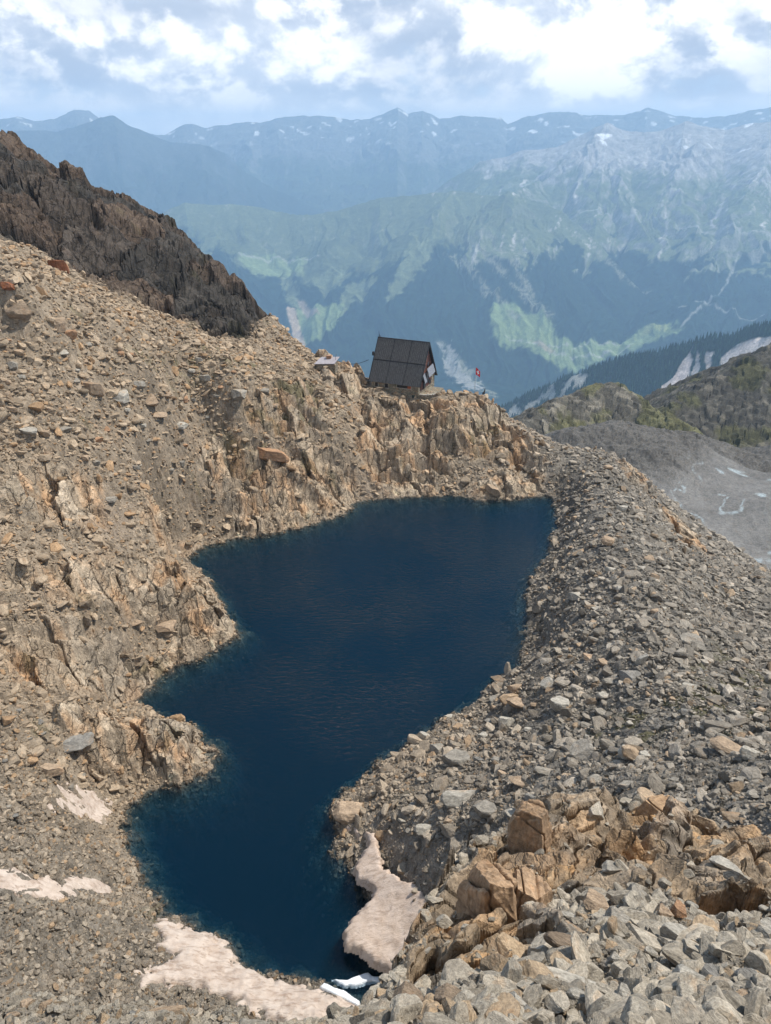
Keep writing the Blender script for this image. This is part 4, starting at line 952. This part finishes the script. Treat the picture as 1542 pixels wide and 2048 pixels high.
o = sheet('snow_patch', d_poly, lambda x, y: ZT(x, y)+fbm(x/3, y/2, 4, 8)*.14, lambda x, y: ZT(x, y)-.85+fbm(x/2, y/2, 2, 18)*.1, .13, M_snow2, .45, .35, 4)
o['label'] = 'thick pink stained snow slab overhanging the lake at the right shore'; o['category'] = 'snow patch'
o = sheet('ice_floe', [tuple(PZ(a, b, .05)[:2]) for a, b in [(664,1957),(692,1958),(715,1951),(737,1944),(745,1950),(772,1953),(792,1963),(768,1967),(745,1962),(712,1972),(690,1972)]], lambda x, y: 0*x+.14, lambda x, y: 0*x-.25, .08, M_ice, .2, .12, 6)
o['label'] = 'white sliver of ice floating under the overhanging snow slab'; o['category'] = 'ice'
o = sheet('snow_patch', [tuple(at(a, b, True)[0][:2]) for a, b in [(688,1652),(700,1645),(712,1655),(724,1672),(716,1678),(706,1662),(694,1664)]], lambda x, y: smooth_gz(x, y)+.25, lambda x, y: smooth_gz(x, y)-.2, .1, M_snow2, .3, .1, 9)
o['label'] = 'tiny pink snow remnant on shore stones beside the tan wedge boulder'; o['category'] = 'snow patch'

mem('snow')
# ------------------------------------------------------------------ builders for made things
def simple_mat(name, colr, rough=.7, nscale=3., amt=.25, metal=0., bump=.3, bd=.02, stretch=(1, 1, 1), coord='Object'):
    t = NT(name); P = t.n('ShaderNodeMapping', Vector=t.n('ShaderNodeTexCoord').outputs[coord], Scale=stretch).outputs[0]
    n1 = t.noise(P, nscale, 6, .65); f = t.ss(n1.outputs[0], .3, .7, 1-amt, 1+amt)
    c = t.mixc(1., (*colr, 1), t.n('ShaderNodeCombineColor', _0=f, _1=f, _2=f).outputs[0], 'MULTIPLY')
    return t.out(t.n('ShaderNodeBsdfPrincipled', Base_Color=c, Roughness=rough, Metallic=metal, Normal=t.n('ShaderNodeBump', Height=n1.outputs[0], Strength=bump, Distance=bd)))
def masonry_mat():
    t = NT('rubble_masonry'); P = t.n('ShaderNodeTexCoord').outputs['Object']
    m = t.n('ShaderNodeMapping', Vector=P, Scale=(1.8, 1.8, 3.2)).outputs[0]
    v = t.n('ShaderNodeTexVoronoi', Vector=m, Scale=1.); e = t.n('ShaderNodeTexVoronoi', {'feature': 'DISTANCE_TO_EDGE'}, Vector=m, Scale=1.)
    s = t.n('ShaderNodeSeparateColor', Color=v.outputs['Color'])
    c = t.mixc(s.outputs[0], (.17,.16,.11,1), (.36,.3,.22,1)); c = t.mixc(t.ss(s.outputs[1], .7, .9), c, (.3,.2,.12,1))
    c = t.mixc(t.ss(e.outputs[0], .0, .09, 1, 0), c, (.09,.08,.065,1))
    return t.out(t.n('ShaderNodeBsdfPrincipled', Base_Color=c, Roughness=.9, Normal=t.n('ShaderNodeBump', Height=t.ss(e.outputs[0], 0, .15), Strength=.8, Distance=.08)))
M_mas = masonry_mat(); M_roof = simple_mat('dark_sheet_roof', (.078,.074,.071), .5, 2.2, .6, .0, .2, .02, (6, 1, .5)); M_roofd = simple_mat('roof_edge', (.02,.02,.022), .6)
M_wood = simple_mat('red_brown_boards', (.12,.048,.033), .8, 3., .6, 0, .5, .03, (1, 5, .6)); M_dark = simple_mat('dark_opening', (.015,.013,.012), .4); M_frame = simple_mat('light_stone_frame', (.36,.33,.28), .8)
M_red = simple_mat('orange_red_shutter', (.36,.09,.03), .7); M_white = simple_mat('white_sheet', (.2,.21,.23), .5); M_pole = simple_mat('grey_metal', (.2,.2,.2), .5); M_door = simple_mat('dark_green_door', (.02,.04,.035), .6)
def box(bm, x0, x1, y0, y1, z0, z1, bev=0):
    r = bmesh.ops.create_cube(bm, size=1)
    for v in r['verts']: v.co = Vector((x0+(x1-x0)*(v.co.x+.5), y0+(y1-y0)*(v.co.y+.5), z0+(z1-z0)*(v.co.z+.5)))
    return r['verts']
def prism(bm, pts, off):
    """closed prism: a planar outline moved by off"""
    a = [bm.verts.new(p) for p in pts]; b = [bm.verts.new(Vector(p)+Vector(off)) for p in pts]; n_ = len(pts)
    bm.faces.new(a); bm.faces.new(b[::-1])
    for i in range(n_): bm.faces.new((a[i], b[i], b[(i+1) % n_], a[(i+1) % n_]))
def done(name, bm, mat, parent=None, smooth=False, bevel=0):
    bmesh.ops.recalc_face_normals(bm, faces=bm.faces)
    if bevel: bmesh.ops.bevel(bm, geom=list(bm.edges), offset=bevel, segments=1, affect='EDGES')
    me = bpy.data.meshes.new(name); bm.to_mesh(me); bm.free(); me.materials.append(mat)
    if smooth: me.polygons.foreach_set('use_smooth', [True]*len(me.polygons))
    o = bpy.data.objects.new(name, me); COL.objects.link(o)
    if parent: o.parent = parent
    return o
def empty(name, loc, rz=0, label='', cat=''):
    o = bpy.data.objects.new(name, None); COL.objects.link(o); o.location = loc; o.rotation_euler = (0, 0, rz); o['label'] = label; o['category'] = cat; return o
def tube(bm, pts, r, seg=8):
    rings = []
    for i, p in enumerate(pts):
        p = Vector(p); d = (Vector(pts[min(i+1, len(pts)-1)])-Vector(pts[max(i-1, 0)])).normalized()
        a = d.orthogonal().normalized(); b = d.cross(a); rr = r[i] if hasattr(r, '__len__') else r
        rings.append([bm.verts.new(p+(a*math.cos(6.2832*k/seg)+b*math.sin(6.2832*k/seg))*rr) for k in range(seg)])
    for q0, q1 in zip(rings[:-1], rings[1:]):
        for k in range(seg): bm.faces.new((q0[k], q0[(k+1) % seg], q1[(k+1) % seg], q1[k]))
    bm.faces.new(rings[0][::-1]); bm.faces.new(rings[-1])

# ------------------------------------------------------------------ the hut
HL, HW, WH, RH, HT = 12.3, 10.6, 2.9, 8.6, R(24)
corner = PZ(838, 771, 15.3+WH)                       # eave corner nearest the camera
hx = np.array([math.cos(HT), -math.sin(HT), 0])
org = corner-hx*HL; org[2] = 15.3
hut = empty('mountain_hut', tuple(org), -HT, 'steep roofed mountain hut with dark metal roof and stone base on the knoll', 'hut')
bm = bmesh.new()
wins = [(1.1, 1.9, 1.35, 2.35), (3.6, 4.5, 1.3, 2.35), (6.7, 10.3, 1.75, 2.4)]; door = (10.6, 11.3, -2.2, -.1)
T_ = .45
def wall_front(bm):
    xs = [.15, 1.1, 1.9, 3.6, 4.5, 6.7, 10.3, HL-.15]
    for i in range(7):
        x0, x1 = xs[i], xs[i+1]
        if i % 2 == 1: w_ = wins[i//2]; box(bm, x0, x1, .1, .1+T_, -4, w_[2]); box(bm, x0, x1, .1, .1+T_, w_[3], WH+.25)
        else: box(bm, x0, x1, .1, .1+T_, -4, WH+.25)
wall_front(bm); box(bm, .15, HL-.15, HW-.1-T_, HW-.1, -4, WH+.25); box(bm, .15, .15+T_, .1+T_, HW-.1-T_, -4, WH-.3)
box(bm, HL-.15-T_, HL-.15, .1+T_, HW-.1-T_, -4, 1.1); box(bm, HL-.15-T_, HL-.15, HW-2.2, HW-.1-T_, 1.1, WH+.2); box(bm, HL-.15-T_, HL-.15, .1+T_, .9, 1.1, WH)
done('stone_wall', bm, M_mas, hut)
bm = bmesh.new()
yb = [.35, HW/2, HW-.35]; nb_ = 17
for k in range(nb_):                                   # upright boards of the right gable
    y0 = .35+(HW-.7)*k/nb_; y1 = .35+(HW-.7)*(k+1)/nb_-.05; ym = (y0+y1)/2; top = lambda y: WH+(RH-.35)*(1-abs(y-HW/2)/(HW/2))
    xo = HL-.32+random.uniform(0, .07)
    prism(bm, [(xo, y0, 1.15), (xo, y1, 1.15), (xo, y1, top(y1)), (xo, ym, top(ym)), (xo, y0, top(y0))], (-.12, 0, 0))
for k in range(5):
    zz = 3.1+k*1.75; hw_ = (HW/2-.3)*(1-(zz-WH)/(RH))-.15
    box(bm, HL-.26, HL-.14, HW/2-hw_, HW/2+hw_, zz, zz+.16)
done('gable_boards', bm, M_wood, hut)
bm = bmesh.new(); prism(bm, [(.32, .35, WH-.28), (.32, HW-.35, WH-.28), (.32, HW/2, WH+RH-.4)], (.15, 0, 0)); done('rear_gable', bm, M_wood, hut)
def gable_open(y0, y1, z0, z1):
    bm = bmesh.new(); box(bm, HL-.2, HL-.12, y0, y1, z0, z1); f = done('gable_window', bm, M_dark, hut)
for q in [(4.4, 5.3, 8.6, 9.6), (3.3, 4.2, 5.9, 6.9), (5.6, 6.5, 5.9, 6.9), (2.2, 3.1, 3.5, 4.5), (6.9, 7.8, 1.4, 2.4)]: gable_open(*q)
bm = bmesh.new(); box(bm, HL-.24, HL-.11, 3.4, 4.6, 1.12, 2.9); done('gable_door', bm, M_dark, hut)
for (x0, x1, z0, z1) in wins:
    bm = bmesh.new(); e = .1
    box(bm, x0-e, x1+e, .04, .2, z1, z1+e); box(bm, x0-e, x1+e, .02, .2, z0-e*1.3, z0); box(bm, x0-e, x0, .04, .2, z0, z1); box(bm, x1, x1+e, .04, .2, z0, z1)
    f = done('window', bm, M_frame, hut); bm = bmesh.new(); box(bm, x0, x1, .3, .34, z0, z1); done('pane', bm, M_dark, f)
bm = bmesh.new(); box(bm, 9.45, 10.28, .05, .11, 1.77, 2.38); done('shutter', bm, M_red, hut)
bm = bmesh.new(); box(bm, door[0], door[1], .03, .095, -1.6, .4); done('door', bm, M_door, hut)
# roof: three by two panels a side, with raised seams
sl_ = math.hypot(HW/2+.35, (RH)*(HW/2+.35)/(HW/2)); ca_, sa_ = (HW/2)/math.hypot(HW/2, RH), RH/math.hypot(HW/2, RH)
def roof_pt(x, s_, off, side):
    """point on a roof slope: along the ridge x, down the slope s_ from the ridge, off outward"""
    y = HW/2-s_*ca_-off*sa_; z = WH+RH+.1-s_*sa_+off*ca_
    return (x, y if side == 0 else HW-y, z)
S0 = sl_*.99
for side in (0, 1):
    for row in range(2):
        for c3 in range(3):
            xa = -.35+(HL+.7)*c3/3+.11; xb = -.35+(HL+.7)*(c3+1)/3-.11; sa0 = .05 if row == 0 else S0*.5+.12; sb0 = S0*.5-.12 if row == 0 else S0
            bm = bmesh.new(); lift = .14 if row == 0 else .07
            q = [roof_pt(xa, sa0, lift, side), roof_pt(xb, sa0, lift, side), roof_pt(xb, sb0, lift, side), roof_pt(xa, sb0, lift, side)]
            nrm = Vector(roof_pt(0, 0, 0, side))-Vector(roof_pt(0, 0, .06, side)); prism(bm, q, nrm)
            for k in range(1, 9):
                xx = xa+(xb-xa)*k/9
                q = [roof_pt(xx-.03, sa0+.02, lift+.07, side), roof_pt(xx+.03, sa0+.02, lift+.07, side), roof_pt(xx+.03, sb0-.02, lift+.07, side), roof_pt(xx-.03, sb0-.02, lift+.07, side)]; prism(bm, q, nrm)
            done('roof_panel', bm, M_roof, hut)
bm = bmesh.new()
for side in (0, 1):
    nrm = Vector(roof_pt(0, 0, 0, side))-Vector(roof_pt(0, 0, .12, side)); prism(bm, [roof_pt(-.3, .0, .0, side), roof_pt(HL+.3, .0, .0, side), roof_pt(HL+.3, S0-.04, .0, side), roof_pt(-.3, S0-.04, .0, side)], nrm)
    for xe in (-.42, HL+.34): prism(bm, [roof_pt(xe, -.05, .17, side), roof_pt(xe+.09, -.05, .17, side), roof_pt(xe+.09, S0+.05, .17, side), roof_pt(xe, S0+.05, .17, side)], Vector(nrm)*2.6)
done('roof_deck', bm, M_roofd, hut)
bm = bmesh.new(); box(bm, -.4, HL+.4, HW/2-.16, HW/2+.16, WH+RH+.12, WH+RH+.3); done('ridge_cap', bm, M_roofd, hut)
bm = bmesh.new(); tube(bm, [(-.1, HW/2, WH+RH+.28), (-.14, HW/2, WH+RH+1.0), (-.22, HW/2, WH+RH+1.75)], [.09, .06, .025]); tube(bm, [(-.14, HW/2, WH+RH+.3), (.35, HW/2, WH+RH+.35), (-.1, HW/2, WH+RH+.85)], .05); done('lightning_rod', bm, M_roofd, hut)
bm = bmesh.new(); box(bm, -.75, -.42, 2.6, 3.1, WH+5., WH+5.9); done('siren_box', bm, M_roofd, hut)
for (ya, yb_, z0, dz, dy, nm) in [(2.1, 3.1, 2.7, 1.9, .9, 'narrow'), (4.6, 8.4, 3.6, 2., .9, 'wide')]:   # pale solar panels propped on the gable
    bm = bmesh.new(); prism(bm, [(HL+.75, ya, z0), (HL+.75, yb_, z0+.45), (HL+.12, yb_, z0+.45+dz), (HL+.12, ya, z0+dz)], (.05, 0, .05)); done('solar_panel', bm, M_white, hut)
bm = bmesh.new(); box(bm, HL+.1, HL+.6, 3.2, 4.4, 2.6, 4.9); done('dark_awning', bm, M_dark, hut)
# stone terrace beside the gable
tr_ = empty('terrace_wall', tuple(org+hx*HL+np.array([0, 0, -.2])), -HT, 'rubble stone terrace wall with rounded end beneath the gable of the hut', 'wall')
bm = bmesh.new(); arc = [(.02, -.1)]+[(.2+3.4*math.sin(a0), 2.9-3.*math.cos(a0)) for a0 in np.linspace(0, R(95), 9)]+[(3.4, 7.4), (.02, 7.4)]
prism(bm, [(a0, b0, -4.6) for a0, b0 in arc], (0, 0, 5.5)); done('wall', bm, M_mas, tr_)
bm = bmesh.new()
for k in range(9): a0 = R(10*k+5); bx_, by_ = .2+3.35*math.sin(a0), 2.9-2.95*math.cos(a0); box(bm, bx_-.27, bx_+.27, by_-.22, by_+.22, .9, 1.0+random.uniform(.05, .16))
done('coping', bm, M_frame, tr_)

# ------------------------------------------------------------------ shed, cable, flag, ibex
p, t_ = at(655, 733, True); sh = empty('stone_shed', (p[0], p[1]-1.5, p[2]+.45), R(-8), 'low stone shed with pale flat roof in the rocks left of the hut', 'shed')
bm = bmesh.new(); box(bm, -2.3, 2.2, -1.2, 2.2, -1.5, .75); done('wall', bm, M_mas, sh)
bm = bmesh.new(); prism(bm, [(-2.8, -1.5, .76), (2.1, -1.5, 1.0), (2.6, 2.5, 1.65), (-1.9, 2.5, 1.4)], (0, 0, .12)); rf = done('roof', bm, simple_mat('pale_sheet_roof', (.34,.31,.32), .6, 2, .15), sh)
bm = bmesh.new(); box(bm, -.4, .75, 1.3, 2.2, 1.3, 2.1, ); box(bm, -.5, .85, 1.2, 2.3, 2.1, 2.2); done('chimney', bm, simple_mat('rust_brick', (.3,.17,.1), .9), rf)
bm = bmesh.new(); tube(bm, [(1.9, .5, .9), (2.0, .5, 2.0), (2.25, .5, 2.9)], .06); done('mast', bm, M_pole, sh)
a0 = Vector(p)+Vector((2.3, 1., 1.1)); b0 = Vector(org)+Vector((-.45, 2.2, 0)); b0.z = 15.3+WH+4.1
bm = bmesh.new(); pts = [a0.lerp(b0, k/20)-Vector((0, 0, math.sin(math.pi*k/20)*.9)) for k in range(21)]; tube(bm, pts, .055, 6)
o = done('cable', bm, M_roofd); o['label'] = 'thin dark cable sagging between the stone shed and the hut roof'; o['category'] = 'cable'
p = PZ(949, 789, 15.2); fg = empty('flag_pole', tuple(p-np.array([0, 0, .6])), 0, 'slender pole flying a red flag with white cross beyond the hut', 'flagpole')
PH = 7.2; bm = bmesh.new(); tube(bm, [(0, 0, 0), (0, 0, PH)], [.05, .035]); done('pole', bm, simple_mat('weathered_pole', (.3,.33,.36), .5), fg)
bm = bmesh.new(); nx_, nz_ = 14, 16; fw, fh_ = 1.6, 1.7
def flag_pt(u, v, off=0.):                              # limp in light wind: the fly end droops
    a1 = .55+.25*math.sin(u*7+v*1.5); x = .05+u*fw*.62; y = .16*math.sin(u*9+v*2)*u+off; z = PH-.12-v*fh_-(u**1.25)*1.05+.35*u*v
    return Vector((x, y, z))
gv = [[bm.verts.new(flag_pt(i/nx_, j/nz_, .012*(s))) for i in range(nx_+1) for s in (1,)] for j in range(nz_+1)]
for j in range(nz_):
    for i in range(nx_): bm.faces.new((gv[j][i], gv[j][i+1], gv[j+1][i+1], gv[j+1][i]))
fl_o = done('flag', bm, simple_mat('red_cloth', (.62,.02,.025), .8), fg, True)
bm = bmesh.new()
for off in (-.02, .03):
    for (u0, u1, v0, v1) in [(.2, .8, .4, .6), (.4, .6, .2, .4), (.4, .6, .6, .8)]:
        q = [[bm.verts.new(flag_pt(u0+(u1-u0)*i/6, v0+(v1-v0)*j/4, off)) for i in range(7)] for j in range(5)]
        for j in range(4):
            for i in range(6): bm.faces.new((q[j][i], q[j][i+1], q[j+1][i+1], q[j+1][i]))
done('cross', bm, simple_mat('white_cloth', (.8,.8,.8), .8), fl_o)
# ibex: one continuous skinned body, seen from behind and a little to the side
def skinned(name, pts, edges, radii, mat, parent=None, lv=2):
    me = bpy.data.meshes.new(name); me.from_pydata(pts, edges, []); o = bpy.data.objects.new(name, me); COL.objects.link(o)
    sk = o.modifiers.new('skin', 'SKIN'); sk.use_smooth_shade = True
    for v, r1 in zip(me.skin_vertices[0].data, radii): v.radius = (r1, r1)
    me.skin_vertices[0].data[0].use_root = True
    ss_ = o.modifiers.new('sub', 'SUBSURF'); ss_.levels = lv; ss_.render_levels = lv
    me.materials.append(mat)
    if parent: o.parent = parent
    return o
p = PZ(967, 789, 15.); zi = float(np.max([gz(np.array([p[0]+a0]), np.array([p[1]+b0]))[0] for a0 in (-.4, 0, .4) for b0 in (-.4, 0, .4)]))+.15
ib = empty('ibex', (p[0], p[1], zi-.03), R(62), 'black ibex with long curved horns standing on the rim of the rock knoll', 'ibex')
M_ib = simple_mat('dark_hide', (.012,.012,.015), .9)
pts = [(0,0,.72),(.28,0,.74),(.5,0,.78),(.62,0,1.0),(.68,0,1.16),(.83,0,1.12),(.95,0,1.05),(-.28,0,.76),(-.36,0,.84),(-.42,0,.72),
       (.32,.12,.55),(.31,.13,.3),(.33,.13,.02),(.32,-.12,.55),(.31,-.13,.3),(.33,-.13,.02),(-.3,.12,.58),(-.38,.13,.33),(-.33,.13,.02),(-.3,-.12,.58),(-.38,-.13,.33),(-.33,-.13,.02),(.66,.1,1.2),(.66,-.1,1.2)]
edges = [(0,1),(1,2),(2,3),(3,4),(4,5),(5,6),(0,7),(7,8),(8,9),(1,10),(10,11),(11,12),(1,13),(13,14),(14,15),(7,16),(16,17),(17,18),(7,19),(19,20),(20,21),(4,22),(4,23)]
radii = [.23,.24,.2,.13,.11,.08,.055,.2,.08,.03,.09,.05,.045,.09,.05,.045,.11,.055,.045,.11,.055,.045,.03,.03]
skinned('body', pts, edges, radii, M_ib, ib)
for s_ in (-1, 1):
    hp_ = [(.68-.0*k, s_*.05, 1.22) for k in range(1)]+[(.68+.12*math.sin(a1*.4)-.42*(1-math.cos(a1)), s_*(.05+.09*a1), 1.22+.5*math.sin(a1)) for a1 in np.linspace(.15, 2.1, 9)]
    bm = bmesh.new(); tube(bm, hp_, list(np.linspace(.055, .02, len(hp_))), 8); done('horn', bm, simple_mat('horn', (.03,.026,.02), .7), ib, True)

# ------------------------------------------------------------------ forest on the wooded ridge
tp = bpy.data.collections.new('tree_shapes')
t = NT('conifer'); a = t.n('ShaderNodeAttribute', {'attribute_name': 'tone', 'attribute_type': 'INSTANCER'}).outputs['Color']
nn = t.noise(t.n('ShaderNodeTexCoord').outputs['Object'], 6., 3); f = t.ss(nn.outputs[0], .3, .7, .6, 1.4)
M_tree = t.out(t.n('ShaderNodeBsdfPrincipled', Base_Color=t.mixc(1., a, t.n('ShaderNodeCombineColor', _0=f, _1=f, _2=f).outputs[0], 'MULTIPLY'), Roughness=1., Specular_IOR_Level=0.))
for k in range(3):
    V = []; F = []
    for lv in range(5):
        z0 = .08+lv*.18; r0 = .2*(1-lv*.19); b = len(V); V.append((0, 0, z0+.3-.02*lv))
        for q in range(9): rr = r0*random.uniform(.7, 1.15); V.append((rr*math.cos(q*.698), rr*math.sin(q*.698), z0+random.uniform(-.03, .03)))
        for q in range(9): F.append((b, b+1+q, b+1+(q+1) % 9))
    tp.objects.link(np_mesh('tree_shape', V, F, None, M_tree, False, link=False))
n = 60000; aa = rng.uniform(R(4), R(34), n); rr = rng.uniform(2300, 3750, n)
zz, fi_ = far_z(aa, rr); Lz = layer(aa, rr, L_for, ([0, 1200, 3000], [0, 640, 1900]), .9)
xx, yy = rr*np.sin(aa), rr*np.cos(aa)
i = np.clip(np.rint((np.log(rr)-flr[0])/(flr[1]-flr[0])).astype(int), 0, fr-1); j = np.clip(np.rint((aa-fth[0])/(fth[1]-fth[0])).astype(int), 0, ft-1)
k = (fi_ == 1) & (fc[i, j].max(-1) < .12) & (rng.random(n) < .75+.5*e1[i, j])
xx, yy, zz = xx[k], yy[k], zz[k]; n = len(xx); hh = rng.uniform(15, 30, n)
fo = scatter('forest', np.stack([xx, yy, zz-1], -1), np.stack([hh, hh, hh], -1), np.stack([0*hh, 0*hh, rng.uniform(0, 6, n)], -1), C(.03,.055,.033)*rng.lognormal(0, .3, n)[:, None], tp); fo['kind'] = 'stuff'
mem('all built')
